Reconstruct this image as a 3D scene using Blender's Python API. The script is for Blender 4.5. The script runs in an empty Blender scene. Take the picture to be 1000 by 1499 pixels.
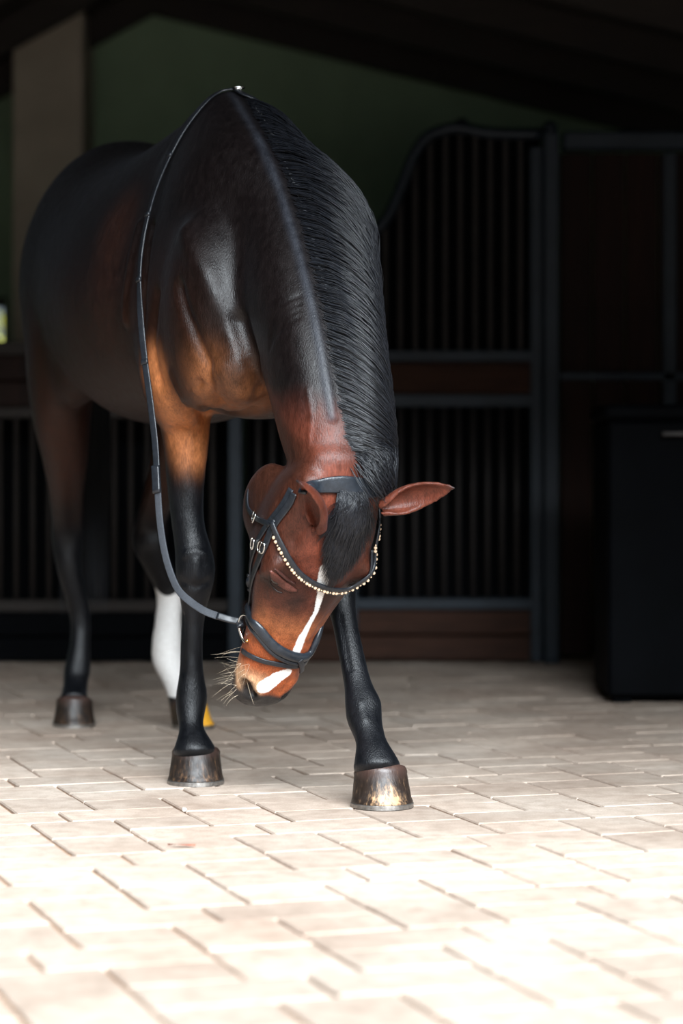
import bpy, bmesh, math, random
import numpy as np
from mathutils import Vector
from mathutils.bvhtree import BVHTree

random.seed(7)
RNG = np.random.default_rng(11)
C = bpy.context.scene.collection
scene = bpy.context.scene

# ------------------------------------------------------------------ camera
F, CX, HY, CH = 3540.0, 500.0, 690.0, 0.73      # focal length in px, principal column, horizon row, eye height
cam_d = bpy.data.cameras.new('camera')
cam = bpy.data.objects.new('camera', cam_d)
C.objects.link(cam)
cam.location = (0, 0, CH)
cam.rotation_euler = (math.pi / 2, 0, 0)
cam_d.sensor_fit = 'AUTO'
cam_d.sensor_width = 36.0
cam_d.lens = F / 1499.0 * 36.0
cam_d.shift_y = -(749.5 - HY) / 1499.0 * -1.0 * -1.0
cam_d.dof.use_dof = True
cam_d.dof.focus_distance = 5.30
cam_d.dof.aperture_fstop = 2.1
cam_d.clip_end = 100
scene.camera = cam

# ------------------------------------------------------------------ world, exposure
scene.view_settings.view_transform = 'Standard'
scene.view_settings.look = 'None'
scene.view_settings.gamma = 1.0
scene.view_settings.use_curve_mapping = False
scene.view_settings.exposure = 0.0
w = bpy.data.worlds.new('world')
scene.world = w
w.use_nodes = True
nt = w.node_tree
nt.nodes.clear()
wo = nt.nodes.new('ShaderNodeOutputWorld')
bg = nt.nodes.new('ShaderNodeBackground')
bg.inputs['Color'].default_value = (0.68, 0.85, 1.0, 1)
bg.inputs['Strength'].default_value = 0.30
nt.links.new(bg.outputs[0], wo.inputs[0])
# hazy low sun, in front and to the right, shining in through the barn door
sun_d = bpy.data.lights.new('sun', 'SUN')
sun_d.energy = 17.2
sun_d.angle = math.radians(50)
sun_d.color = (0.87, 0.945, 1.0)
sun = bpy.data.objects.new('sun', sun_d)
C.objects.link(sun)
SUN_AZ, SUN_EL = math.radians(18), math.radians(38)
sv = Vector((math.sin(SUN_AZ) * math.cos(SUN_EL), -math.cos(SUN_AZ) * math.cos(SUN_EL), math.sin(SUN_EL)))
sun.rotation_euler = sv.to_track_quat('Z', 'Y').to_euler()
sun.location = (3, -6, 6)
try:
    scene.cycles.use_denoising = True
    scene.cycles.max_bounces = 8
    scene.cycles.diffuse_bounces = 4
    scene.cycles.sample_clamp_indirect = 6.0
except Exception:
    pass


def P(px, py, Y):
    return np.array([(px - CX) / F * Y, Y, CH - (py - HY) / F * Y])


# ------------------------------------------------------------------ materials
def new_mat(name):
    m = bpy.data.materials.new(name)
    m.use_nodes = True
    n = m.node_tree
    b = n.nodes['Principled BSDF']
    return m, n, b


def N(n, kind, **kw):
    x = n.nodes.new(kind)
    for k, v in kw.items():
        setattr(x, k, v)
    return x


def ramp(n, fac, stops):
    r = N(n, 'ShaderNodeValToRGB')
    e = r.color_ramp.elements
    while len(e) < len(stops):
        e.new(0.5)
    for i, (p, c) in enumerate(stops):
        e[i].position = p
        e[i].color = (c[0], c[1], c[2], 1) if len(c) == 3 else c
    n.links.new(fac, r.inputs[0])
    return r.outputs[0]


def noise(n, scale, detail=4, rough=0.55, vec=None, stretch=None, coord='Object'):
    tc = N(n, 'ShaderNodeTexCoord')
    src = vec or tc.outputs[coord]
    if stretch is not None:
        mp = N(n, 'ShaderNodeMapping')
        mp.inputs['Scale'].default_value = stretch
        n.links.new(src, mp.inputs[0])
        src = mp.outputs[0]
    t = N(n, 'ShaderNodeTexNoise')
    t.inputs['Scale'].default_value = scale
    t.inputs['Detail'].default_value = detail
    t.inputs['Roughness'].default_value = rough
    n.links.new(src, t.inputs['Vector'])
    return t.outputs['Fac']


def bump(n, b, h, strength, dist=0.002):
    bp = N(n, 'ShaderNodeBump')
    bp.inputs['Strength'].default_value = strength
    bp.inputs['Distance'].default_value = dist
    n.links.new(h, bp.inputs['Height'])
    n.links.new(bp.outputs[0], b.inputs['Normal'])


def simple(name, col, rough=0.6, metal=0.0, var=0.25, scale=20, bmp=0.2, stretch=None, spec=0.5, rand=0.0):
    m, n, b = new_mat(name)
    f = noise(n, scale, stretch=stretch)
    lo = tuple(c * (1 - var) for c in col)
    hi = tuple(min(1, c * (1 + var)) for c in col)
    out = ramp(n, f, [(0.3, lo), (0.7, hi)])
    if rand:
        oi = N(n, 'ShaderNodeObjectInfo')
        mr = N(n, 'ShaderNodeMapRange')
        mr.inputs['To Min'].default_value = 1 - rand
        mr.inputs['To Max'].default_value = 1 + rand
        n.links.new(oi.outputs['Random'], mr.inputs['Value'])
        hs = N(n, 'ShaderNodeHueSaturation')
        n.links.new(mr.outputs[0], hs.inputs['Value'])
        n.links.new(out, hs.inputs['Color'])
        out = hs.outputs[0]
    n.links.new(out, b.inputs['Base Color'])
    b.inputs['Roughness'].default_value = rough
    b.inputs['Metallic'].default_value = metal
    b.inputs['Specular IOR Level'].default_value = spec
    if bmp:
        bump(n, b, noise(n, scale * 4, stretch=stretch), bmp)
    return m


M = {}
M['leather'] = simple('black_leather', (0.012, 0.014, 0.018), 0.33, 0, 0.3, 120, 0.25)
M['leather_pad'] = simple('padded_leather', (0.014, 0.018, 0.024), 0.28, 0, 0.3, 70, 0.3)
M['web'] = simple('rein_webbing', (0.030, 0.034, 0.042), 0.6, 0, 0.3, 300, 0.5)
M['steel'] = simple('polished_steel', (0.72, 0.72, 0.70), 0.18, 1, 0.05, 60, 0.03)
M['brass'] = simple('brass', (0.85, 0.55, 0.20), 0.25, 1, 0.08, 60, 0.03)
M['crystal'] = simple('peach_crystal', (0.95, 0.68, 0.48), 0.12, 0.55, 0.15, 90, 0.0)
M['shoe'] = simple('worn_iron', (0.30, 0.28, 0.26), 0.42, 0.9, 0.3, 80, 0.3)
M['frame'] = simple('painted_steel_frame', (0.011, 0.018, 0.027), 0.5, 0.3, 0.25, 12, 0.1)
M['bar'] = simple('stall_bar_steel', (0.034, 0.029, 0.028), 0.6, 0.1, 0.25, 20, 0.1)
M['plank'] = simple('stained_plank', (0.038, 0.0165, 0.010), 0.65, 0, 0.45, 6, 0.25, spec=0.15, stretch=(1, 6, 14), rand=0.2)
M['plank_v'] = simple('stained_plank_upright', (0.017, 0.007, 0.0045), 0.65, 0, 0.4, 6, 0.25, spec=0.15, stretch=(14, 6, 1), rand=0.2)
M['wall'] = simple('green_plaster', (0.25, 0.35, 0.23), 0.9, 0, 0.12, 2.5, 0.3)
M['pier'] = simple('pale_plaster', (0.46, 0.40, 0.32), 0.9, 0, 0.15, 3, 0.3)
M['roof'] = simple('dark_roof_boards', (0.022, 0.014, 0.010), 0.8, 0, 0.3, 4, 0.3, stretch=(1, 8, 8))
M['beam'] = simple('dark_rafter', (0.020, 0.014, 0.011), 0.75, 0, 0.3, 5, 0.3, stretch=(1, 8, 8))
M['trunk'] = simple('black_trunk', (0.0012, 0.0015, 0.0022), 0.7, 0, 0.3, 8, 0.15, spec=0.05)
M['hayleaf'] = simple('dry_leaf', (0.30, 0.10, 0.06), 0.8, 0, 0.3, 60, 0.3)
M['pebble'] = simple('pale_pebble', (0.75, 0.72, 0.66), 0.8, 0, 0.1, 60, 0.3)
M['bush'] = simple('sunlit_leaves', (0.46, 0.44, 0.07), 0.7, 0, 0.4, 30, 0.3)
M['sand'] = simple('joint_sand', (0.29, 0.17, 0.10), 0.95, 0, 0.35, 60, 0.4)

# paver
m, n, b = new_mat('concrete_paver')
geo = N(n, 'ShaderNodeNewGeometry')
f1 = noise(n, 2.2, 5, vec=geo.outputs['Position'])
f2 = noise(n, 260, 3, vec=geo.outputs['Position'])
f3 = noise(n, 22, 4, vec=geo.outputs['Position'])
c1 = ramp(n, f1, [(0.30, (0.38, 0.285, 0.225)), (0.52, (0.48, 0.385, 0.315)), (0.75, (0.55, 0.465, 0.395))])
c3 = ramp(n, f3, [(0.30, (0.78, 0.76, 0.74)), (0.60, (1, 1, 1))])
c2 = ramp(n, f2, [(0.30, (0.80, 0.80, 0.80)), (0.62, (1.0, 1.0, 1.0))])
mx = N(n, 'ShaderNodeMix', data_type='RGBA', blend_type='MULTIPLY')
mx.inputs[0].default_value = 1
n.links.new(c1, mx.inputs[6]); n.links.new(c2, mx.inputs[7])
mx2 = N(n, 'ShaderNodeMix', data_type='RGBA', blend_type='MULTIPLY')
mx2.inputs[0].default_value = 1
n.links.new(mx.outputs[2], mx2.inputs[6]); n.links.new(c3, mx2.inputs[7])
at = N(n, 'ShaderNodeAttribute', attribute_name='tone')
oi = N(n, 'ShaderNodeObjectInfo')
ad = N(n, 'ShaderNodeMath', operation='ADD')
n.links.new(oi.outputs['Random'], ad.inputs[0]); n.links.new(at.outputs['Fac'], ad.inputs[1])
mr = N(n, 'ShaderNodeMapRange')
mr.inputs['To Min'].default_value = 0.88; mr.inputs['To Max'].default_value = 1.10
n.links.new(ad.outputs[0], mr.inputs['Value'])
hs = N(n, 'ShaderNodeHueSaturation')
n.links.new(mr.outputs[0], hs.inputs['Value']); n.links.new(mx2.outputs[2], hs.inputs['Color'])
n.links.new(hs.outputs[0], b.inputs['Base Color'])
b.inputs['Roughness'].default_value = 0.82
b.inputs['Specular IOR Level'].default_value = 0.3
bump(n, b, f2, 0.5, 0.002)
M['paver'] = m

# coat
m, n, b = new_mat('horse_coat')
at = N(n, 'ShaderNodeAttribute', attribute_name='coat')
mk = N(n, 'ShaderNodeAttribute', attribute_name='mark')
fur = noise(n, 420, 3, 0.6, stretch=(1, 1, 0.22))
fur2 = noise(n, 60, 4, 0.6, stretch=(1, 1, 0.5))
cf = ramp(n, fur, [(0.30, (0.62, 0.62, 0.62)), (0.70, (1.30, 1.28, 1.26))])
mx = N(n, 'ShaderNodeMix', data_type='RGBA', blend_type='MULTIPLY'); mx.inputs[0].default_value = 1
n.links.new(at.outputs['Color'], mx.inputs[6]); n.links.new(cf, mx.inputs[7])
cf2 = ramp(n, fur2, [(0.32, (0.72, 0.72, 0.72)), (0.68, (1.22, 1.2, 1.18))])
mxb = N(n, 'ShaderNodeMix', data_type='RGBA', blend_type='MULTIPLY'); mxb.inputs[0].default_value = 1
n.links.new(mx.outputs[2], mxb.inputs[6]); n.links.new(cf2, mxb.inputs[7])
# white marks: signed distance + ragged hair edge
ma = N(n, 'ShaderNodeMath', operation='MULTIPLY_ADD')
ma.inputs[1].default_value = 0.010; ma.inputs[2].default_value = -0.005
n.links.new(fur, ma.inputs[0])
sb = N(n, 'ShaderNodeMath', operation='ADD')
n.links.new(ma.outputs[0], sb.inputs[0]); n.links.new(mk.outputs['Fac'], sb.inputs[1])
mm = N(n, 'ShaderNodeMapRange')
mm.inputs['From Min'].default_value = 0.0012; mm.inputs['From Max'].default_value = -0.0012
n.links.new(sb.outputs[0], mm.inputs['Value'])
mw = N(n, 'ShaderNodeMix', data_type='RGBA')
n.links.new(mm.outputs[0], mw.inputs[0]); n.links.new(mxb.outputs[2], mw.inputs[6])
wn = ramp(n, fur, [(0.3, (0.62, 0.58, 0.55)), (0.7, (0.86, 0.84, 0.82))])
n.links.new(wn, mw.inputs[7])
n.links.new(mw.outputs[2], b.inputs['Base Color'])
rr = ramp(n, fur2, [(0.3, (0.30,) * 3), (0.7, (0.46,) * 3)])
n.links.new(rr, b.inputs['Roughness'])
b.inputs['Specular IOR Level'].default_value = 0.27
b.inputs['Sheen Weight'].default_value = 0.02
b.inputs['Sheen Roughness'].default_value = 0.35
b.inputs['Sheen Tint'].default_value = (0.75, 0.85, 1, 1)
bump(n, b, fur, 0.55, 0.002)
M['coat'] = m


def hair_mat(name, col, rough, spec=0.6):
    m, n, b = new_mat(name)
    f = noise(n, 150, 3, stretch=(1, 1, 0.15))
    n.links.new(ramp(n, f, [(0.3, tuple(c * 0.6 for c in col)), (0.7, tuple(c * 1.5 for c in col))]), b.inputs['Base Color'])
    b.inputs['Roughness'].default_value = rough
    b.inputs['Specular IOR Level'].default_value = spec
    return m


M['mane'] = hair_mat('black_mane', (0.007, 0.008, 0.011), 0.36, 0.6)
M['whisker'] = hair_mat('pale_whisker', (0.62, 0.50, 0.36), 0.5)
M['eye'] = simple('dark_eye', (0.010, 0.007, 0.006), 0.06, 0, 0.1, 40, 0)


def hoof_mat(name, dark, light, amount, spot=(0.0, -0.07), rad=0.05, zfade=0.09):
    """dark horn with pale vertical streaks gathered round one spot of the wall (metres from the hoof centre)"""
    m, n, b = new_mat(name)
    st = noise(n, 110, 4, 0.7, stretch=(1, 1, 0.06))
    bl = noise(n, 30, 3, 0.6)
    tc = N(n, 'ShaderNodeTexCoord')
    sp = N(n, 'ShaderNodeSeparateXYZ')
    n.links.new(tc.outputs['Object'], sp.inputs[0])
    cb = N(n, 'ShaderNodeCombineXYZ')
    n.links.new(sp.outputs['X'], cb.inputs[0]); n.links.new(sp.outputs['Y'], cb.inputs[1])
    ds = N(n, 'ShaderNodeVectorMath', operation='DISTANCE')
    n.links.new(cb.outputs[0], ds.inputs[0]); ds.inputs[1].default_value = (spot[0], spot[1], 0)
    m1 = N(n, 'ShaderNodeMapRange')
    m1.inputs['From Min'].default_value = rad; m1.inputs['From Max'].default_value = rad * .35
    n.links.new(ds.outputs['Value'], m1.inputs['Value'])
    mr = N(n, 'ShaderNodeMapRange')
    mr.inputs['From Min'].default_value = zfade; mr.inputs['From Max'].default_value = zfade * .35
    n.links.new(sp.outputs['Z'], mr.inputs['Value'])
    mu = N(n, 'ShaderNodeMath', operation='MULTIPLY')
    n.links.new(m1.outputs[0], mu.inputs[0]); n.links.new(mr.outputs[0], mu.inputs[1])
    ma_ = N(n, 'ShaderNodeMath', operation='MULTIPLY_ADD')
    ma_.inputs[1].default_value = amount; n.links.new(mu.outputs[0], ma_.inputs[0]); n.links.new(st, ma_.inputs[2])
    mid_ = tuple(.3 * (x + y) for x, y in zip(dark, light))
    col = ramp(n, ma_.outputs[0], [(0.30, dark), (0.56, tuple(2.2 * c for c in dark)), (0.68, mid_), (0.78, light)])
    # brown worn coronet band
    m3 = N(n, 'ShaderNodeMapRange')
    m3.inputs['From Min'].default_value = 0.058; m3.inputs['From Max'].default_value = 0.088
    n.links.new(sp.outputs['Z'], m3.inputs['Value'])
    m4 = N(n, 'ShaderNodeMath', operation='MULTIPLY'); m4.inputs[1].default_value = .75
    n.links.new(m3.outputs[0], m4.inputs[0])
    mxx = N(n, 'ShaderNodeMix', data_type='RGBA')
    n.links.new(m4.outputs[0], mxx.inputs[0]); n.links.new(col, mxx.inputs[6]); mxx.inputs[7].default_value = (.060, .032, .026, 1)
    n.links.new(mxx.outputs[2], b.inputs['Base Color'])
    n.links.new(ramp(n, bl, [(0.3, (0.25,) * 3), (0.7, (0.55,) * 3)]), b.inputs['Roughness'])
    b.inputs['Specular IOR Level'].default_value = 0.4
    bump(n, b, st, 0.5, 0.002)
    return m


M['hoof'] = hoof_mat('dark_horn', (0.008, 0.0055, 0.0045), (0.20, 0.11, 0.06), 0.07, rad=0.12)
M['hoof_streak'] = hoof_mat('streaked_horn', (0.010, 0.0065, 0.005), (0.40, 0.24, 0.13), 0.29, (0.012, -0.072), 0.052, 0.075)
M['hoof_pale'] = hoof_mat('amber_horn', (0.012, 0.009, 0.007), (0.75, 0.36, 0.03), 0.6, (0.075, -0.03), 0.10, 0.14)


# ------------------------------------------------------------------ mesh helpers
def mesh_obj(name, verts, faces, mat, parent=None, smooth=True, mats=None):
    me = bpy.data.meshes.new(name)
    me.from_pydata([tuple(v) for v in verts], [], [tuple(f) for f in faces])
    me.update()
    if smooth:
        me.polygons.foreach_set('use_smooth', [True] * len(me.polygons))
    me.materials.append(mat)
    o = bpy.data.objects.new(name, me)
    C.objects.link(o)
    if parent is not None:
        o.parent = parent
    return o


def thing(name, label, cat, loc=(0, 0, 0), rz=0.0, group=None):
    o = bpy.data.objects.new(name, None)
    C.objects.link(o)
    o.location = loc
    o.rotation_euler = (0, 0, rz)
    o.empty_display_size = 0.1
    o['label'] = label
    o['category'] = cat
    if group:
        o['group'] = group
    return o


def put(o, parent):
    """parent a world-space mesh under an empty that may be moved: shift the mesh to local coords"""
    o.parent = parent
    o.matrix_parent_inverse = parent_matrix(parent).inverted()
    return o


def parent_matrix(p):
    from mathutils import Matrix
    m = Matrix.LocRotScale(p.location, p.rotation_euler, p.scale)
    if p.parent:
        m = parent_matrix(p.parent) @ p.matrix_parent_inverse @ m
    return m


def box_vf(x0, x1, y0, y1, z0, z1, bv=0.0):
    if bv <= 0:
        v = [(x0, y0, z0), (x1, y0, z0), (x1, y1, z0), (x0, y1, z0), (x0, y0, z1), (x1, y0, z1), (x1, y1, z1), (x0, y1, z1)]
        f = [(0, 3, 2, 1), (4, 5, 6, 7), (0, 1, 5, 4), (1, 2, 6, 5), (2, 3, 7, 6), (3, 0, 4, 7)]
        return v, f
    bm = bmesh.new()
    bmesh.ops.create_cube(bm, size=1)
    for q in bm.verts:
        q.co = ((x0 + x1) / 2 + q.co.x * (x1 - x0), (y0 + y1) / 2 + q.co.y * (y1 - y0), (z0 + z1) / 2 + q.co.z * (z1 - z0))
    bmesh.ops.bevel(bm, geom=bm.edges[:], offset=bv, segments=1, affect='EDGES')
    bm.verts.ensure_lookup_table()
    v = [tuple(q.co) for q in bm.verts]
    f = [tuple(q.index for q in fc.verts) for fc in bm.faces]
    bm.free()
    return v, f


def box(name, x0, x1, y0, y1, z0, z1, mat, parent=None, bv=0.004):
    cx, cy, cz = (x0 + x1) / 2, (y0 + y1) / 2, z0
    v, f = box_vf(x0 - cx, x1 - cx, y0 - cy, y1 - cy, 0, z1 - z0, bv)
    o = mesh_obj(name, v, f, mat, None, smooth=False)
    o.location = (cx, cy, cz)
    if parent is not None:
        put(o, parent)
    return o


def struct(o):
    o['kind'] = 'structure'
    return o


def nrm(v):
    v = np.asarray(v, float)
    return v / max(1e-9, np.linalg.norm(v))


def cr(arr, k):
    """Catmull-Rom resample rows of arr, k steps per span"""
    a = np.asarray(arr, float)
    if len(a) < 2:
        return a
    ext = np.vstack([2 * a[0] - a[1], a, 2 * a[-1] - a[-2]])
    out = []
    for i in range(1, len(ext) - 2):
        p0, p1, p2, p3 = ext[i - 1:i + 3]
        for j in range(k):
            t = j / k
            out.append(0.5 * (2 * p1 + (p2 - p0) * t + (2 * p0 - 5 * p1 + 4 * p2 - p3) * t * t + (3 * p1 - p0 - 3 * p2 + p3) * t ** 3))
    out.append(a[-1])
    return np.array(out)


def ring(c, U, V, hu, hp, hm, pu, pd, k, n):
    th = np.linspace(0, 2 * math.pi, n, endpoint=False)
    co, si = np.cos(th), np.sin(th)
    up = si >= 0
    p = np.where(up, pu, pd)
    x = np.sign(co) * np.abs(co) ** (2 / p) * hu
    y = np.sign(si) * np.abs(si) ** (2 / p) * np.where(up, hp, hm)
    fr = np.where(up, 0, np.abs(y) / max(hm, 1e-6))
    x = x * (1 - k * fr)
    return c + x[:, None] * U + y[:, None] * V


SOUP_V, SOUP_F, NV = [], [], [0]


def add_rings(rings, close=True):
    n = len(rings[0])
    base = NV[0]
    vs = np.vstack(rings)
    fs = []
    for i in range(len(rings) - 1):
        a, b2 = base + i * n, base + (i + 1) * n
        for j in range(n):
            j2 = (j + 1) % n
            fs.append((a + j, a + j2, b2 + j2, b2 + j))
    cv = [rings[0].mean(0), rings[-1].mean(0)]
    i0 = base + len(vs); i1 = i0 + 1
    e = base + (len(rings) - 1) * n
    for j in range(n):
        j2 = (j + 1) % n
        fs.append((base + j2, base + j, i0))
        fs.append((e + j, e + j2, i1))
    SOUP_V.append(vs); SOUP_V.append(np.array(cv)); SOUP_F.extend(fs)
    NV[0] += len(vs) + 2


def loft(st, k=5, n=36, sc=0.85):
    """st rows: c(3) U(3) V(3) hu hp hm pu pd taper"""
    s = cr(st, k)
    rings = []
    for r in s:
        U, V = nrm(r[3:6]), nrm(r[6:9])
        rings.append(ring(r[0:3], U, V, max(r[9], .003), max(r[10], .003), max(r[11], .003), max(r[12], 1.2), max(r[13], 1.2), r[14], n))
    # rounded caps
    def cap(r0, r1):
        c = r0.mean(0); d = r0.mean(0) - r1.mean(0)
        rad = np.abs(r0 - c).max() * 0.35
        d = nrm(d)
        return c + (r0 - c) * 0.6 + d * rad * 0.8
    rings = [cap(rings[0], rings[1])] + rings + [cap(rings[-1], rings[-2])]
    add_rings(rings)


def ellipsoid(c, ax, n=20):
    """c centre, ax three axis vectors (with length)"""
    ax = np.asarray(ax, float)
    rs = []
    for ph in np.linspace(-1.45, 1.45, 11):
        th = np.linspace(0, 2 * math.pi, n, endpoint=False)
        rs.append(np.asarray(c) + math.sin(ph) * ax[2] + math.cos(ph) * (np.cos(th)[:, None] * ax[0] + np.sin(th)[:, None] * ax[1]))
    add_rings(rs)


# ------------------------------------------------------------------ body frame of the horse
W0 = np.array([-0.25, 5.75, 0.0])
ANG = math.radians(19.5)
D = np.array([math.sin(ANG), -math.cos(ANG), 0.0])      # forward
R = np.array([math.cos(ANG), math.sin(ANG), 0.0])       # horse's left = picture right
Z = np.array([0, 0, 1.0])


def B(s, l, z):
    return W0 + s * D + l * R + z * Z


# trunk:   s, ztop, zbot, zwide, hw, pu, pd
TR = [(0.37, 1.22, 0.98, 1.10, .10, 2, 2),
      (0.30, 1.34, 0.89, 1.10, .175, 2, 2.2),
      (0.20, 1.46, 0.85, 1.10, .215, 1.9, 2.2),
      (0.05, 1.62, 0.86, 1.12, .235, 1.55, 2.2),
      (-0.12, 1.635, 0.87, 1.14, .255, 1.5, 2.2),
      (-0.30, 1.60, 0.85, 1.16, .285, 1.7, 2.1),
      (-0.50, 1.57, 0.85, 1.17, .310, 1.9, 2.1),
      (-0.72, 1.585, 0.86, 1.20, .305, 2.0, 2.1),
      (-0.92, 1.635, 0.92, 1.24, .285, 2.1, 2.1),
      (-1.08, 1.645, 1.00, 1.26, .280, 2.1, 2.1),
      (-1.24, 1.59, 1.02, 1.25, .265, 2.1, 2.1),
      (-1.38, 1.48, 1.04, 1.22, .215, 2.1, 2.1),
      (-1.47, 1.36, 1.06, 1.20, .13, 2, 2)]
rows = []
for s, zt, zb, zw, hw, pu, pd in TR:
    rows.append(np.concatenate([B(s, 0, zw), R, Z, [hw, zt - zw, zw - zb, pu, pd, 0]]))
loft(rows, 5, 56)

# neck ------------------------------------------------------------
NK = [(345, 124, 5.74, .54, .165), (385, 190, 5.52, .52, .165), (420, 270, 5.37, .47, .150), (450, 370, 5.26, .39, .126),
      (470, 450, 5.19, .335, .106), (485, 530, 5.14, .290, .097), (498, 610, 5.11, .255, .094), (508, 670, 5.10, .200, .092), (514, 712, 5.105, .160, .092)]
crest = np.array([P(a, b2, c) for a, b2, c, _, _ in NK])
NT, NC, NL = [], [], []
for i in range(len(crest)):
    t = nrm(crest[min(i + 1, len(crest) - 1)] - crest[max(i - 1, 0)])
    if i == 0:
        t = nrm(crest[1] - crest[0])
    c0 = np.array([0, -1.0, 0]); c0 = nrm(c0 - c0.dot(t) * t)
    if i <= 1:                    # at the withers the crest looks up
        c0 = np.array([0, 0, 1.0]); c0 = nrm(c0 - c0.dot(t) * t)
    l0 = nrm(np.cross(c0, t))     # towards horse's left
    if l0[0] < 0:
        l0 = -l0
    yaw = math.radians([0, 4, 12, 17, 19, 20, 20, 22, 26][i])
    c = nrm(math.cos(yaw) * c0 + math.sin(yaw) * l0)
    l = nrm(math.cos(yaw) * l0 - math.sin(yaw) * c0)
    NT.append(t); NC.append(c); NL.append(l)
rows = []
for i, (a, b2, c, dep, hw) in enumerate(NK):
    ctr = crest[i] - NC[i] * dep * 0.45
    rows.append(np.concatenate([ctr, NL[i], NC[i], [hw, dep * 0.45, dep * 0.55, [1.75, 1.75, 1.85, 2.1, 2.35, 2.4, 2.3, 2.2, 2.1][i], 2.0, 0.1]]))
NECK = np.array(rows)
loft(rows, 5, 44)

# head ------------------------------------------------------------
HP = P(515, 703, 5.09)
HM = P(393, 1036, 5.36)
HLEN = float(np.linalg.norm(HM - HP))
HA = nrm(HM - HP)
n0 = np.array([0, -1.0, 0]); n0 = nrm(n0 - n0.dot(HA) * HA)
s0 = nrm(np.cross(n0, HA))
if s0[0] < 0:
    s0 = -s0
YW = math.radians(33)
HN = nrm(math.cos(YW) * n0 + math.sin(YW) * s0)
HS = nrm(math.cos(YW) * s0 - math.sin(YW) * n0)


def H(t, s, n_):
    return HP + t * HA + s * HS + n_ * HN


#  t, face n, jaw n, widest n, hw, pu, pd, taper
HD = [(-0.03, -.02, -.11, -.06, .072, 2, 2, 0),
      (0.03, .010, -.150, -.06, .100, 2, 2, .1),
      (0.09, .022, -.200, -.065, .119, 2.2, 2.1, .2),
      (0.16, .028, -.245, -.06, .130, 2.3, 2.2, .26),
      (0.23, .024, -.254, -.06, .130, 2.3, 2.3, .30),
      (0.30, .016, -.228, -.06, .113, 2.2, 2.3, .30),
      (0.37, .008, -.180, -.055, .093, 2.1, 2.2, .26),
      (0.44, .002, -.150, -.055, .081, 2.1, 2.1, .2),
      (0.50, -.002, -.134, -.055, .075, 2.2, 2.1, .12),
      (0.56, -.006, -.124, -.055, .074, 2.3, 2.1, .1),
      (0.605, -.018, -.115, -.06, .066, 2.2, 2.1, .1),
      (0.628, -.038, -.100, -.062, .045, 2, 2, 0)]
rows = []
for t, fn, jn, wn_, hw, pu, pd, k in HD:
    rows.append(np.concatenate([H(t, 0, wn_), HS, HN, [hw, fn - wn_, wn_ - jn, pu, pd, k]]))
loft(rows, 5, 44)
# chin / lower lip
ellipsoid(H(0.545, 0, -.122), [HS * .034, HN * .024, HA * .045])
# jowls
for sg in (-1, 1):
    ellipsoid(H(0.180, sg * .068, -.160), [HS * .042, HN * .100, HA * .100])
    # eye prominence / zygomatic ridge
    ellipsoid(H(0.225, sg * .096, -.018), [HS * .034, HN * .032, HA * .050])
    # ear base
    ellipsoid(H(0.035, sg * .074, -.030), [HS * .032, HN * .030, HA * .034])


# ears: thick cupped shells --------------------------------------
def ear(base, tip, open_dir, L_w, half=1.55, roll=0.0):
    base, tip = np.asarray(base), np.asarray(tip)
    ax = nrm(tip - base); Ln = np.linalg.norm(tip - base)
    o = np.asarray(open_dir, float); o = nrm(o - o.dot(ax) * ax)
    s_ = np.cross(ax, o)
    prof = [(0, .55, 2.9), (.12, .70, 2.7), (.25, .92, 2.2), (.4, 1.0, 1.75), (.55, .95, 1.55), (.7, .78, 1.4), (.83, .55, 1.3), (.93, .30, 1.2), (1.0, .10, 1.1)]
    pr = cr(prof, 3)
    n = 18
    rings = []
    th_w = 0.0055
    for u, wd, hf in pr:
        c = base + ax * Ln * u - o * 0.012 * math.sin(u * math.pi) * 0.6
        ph = np.linspace(-hf, hf, n)
        ro = L_w * wd
        outer = c + (-np.cos(ph) * ro * 0.8)[:, None] * o + (np.sin(ph) * ro)[:, None] * s_
        ri = max(ro - th_w * 1.6, ro * .3)
        inner = c + (-np.cos(ph[::-1]) * ri * 0.8)[:, None] * o + (np.sin(ph[::-1]) * ri)[:, None] * s_
        rings.append(np.vstack([outer, inner]))
    add_rings(rings)


LE_B, LE_T = P(556, 745, 5.13), P(671, 714, 5.09)
ear(LE_B, LE_T, np.array([-0.05, -0.85, -0.5]), 0.034)
RE_B, RE_T = P(468, 774, 5.085), P(431, 703, 4.94)
ear(RE_B, RE_T, np.array([-0.75, -0.15, -0.65]), 0.036)


# legs ------------------------------------------------------------
def leg(rows_in, heading, k=5, n=26):
    """rows: x,y,z, hw(lateral), hf(front), hb(back)"""
    rows_in = np.asarray(rows_in, float)
    lat = nrm([heading[1] * -1, heading[0], 0])
    rows = []
    for i, r in enumerate(rows_in):
        t = nrm(rows_in[min(i + 1, len(rows_in) - 1)][:3] - rows_in[max(i - 1, 0)][:3])
        V = nrm(np.asarray(heading, float) - np.dot(heading, t) * t)
        rows.append(np.concatenate([r[:3], lat, V, [r[3], r[4], r[5], 2.1, 2.1, 0]]))
    loft(rows, k, n)


def L4(px, py, Y, hw, hf, hb):
    p = P(px, py, Y)
    return [p[0], p[1], p[2], hw, hf, hb]


hd_f = D.copy()
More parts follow.
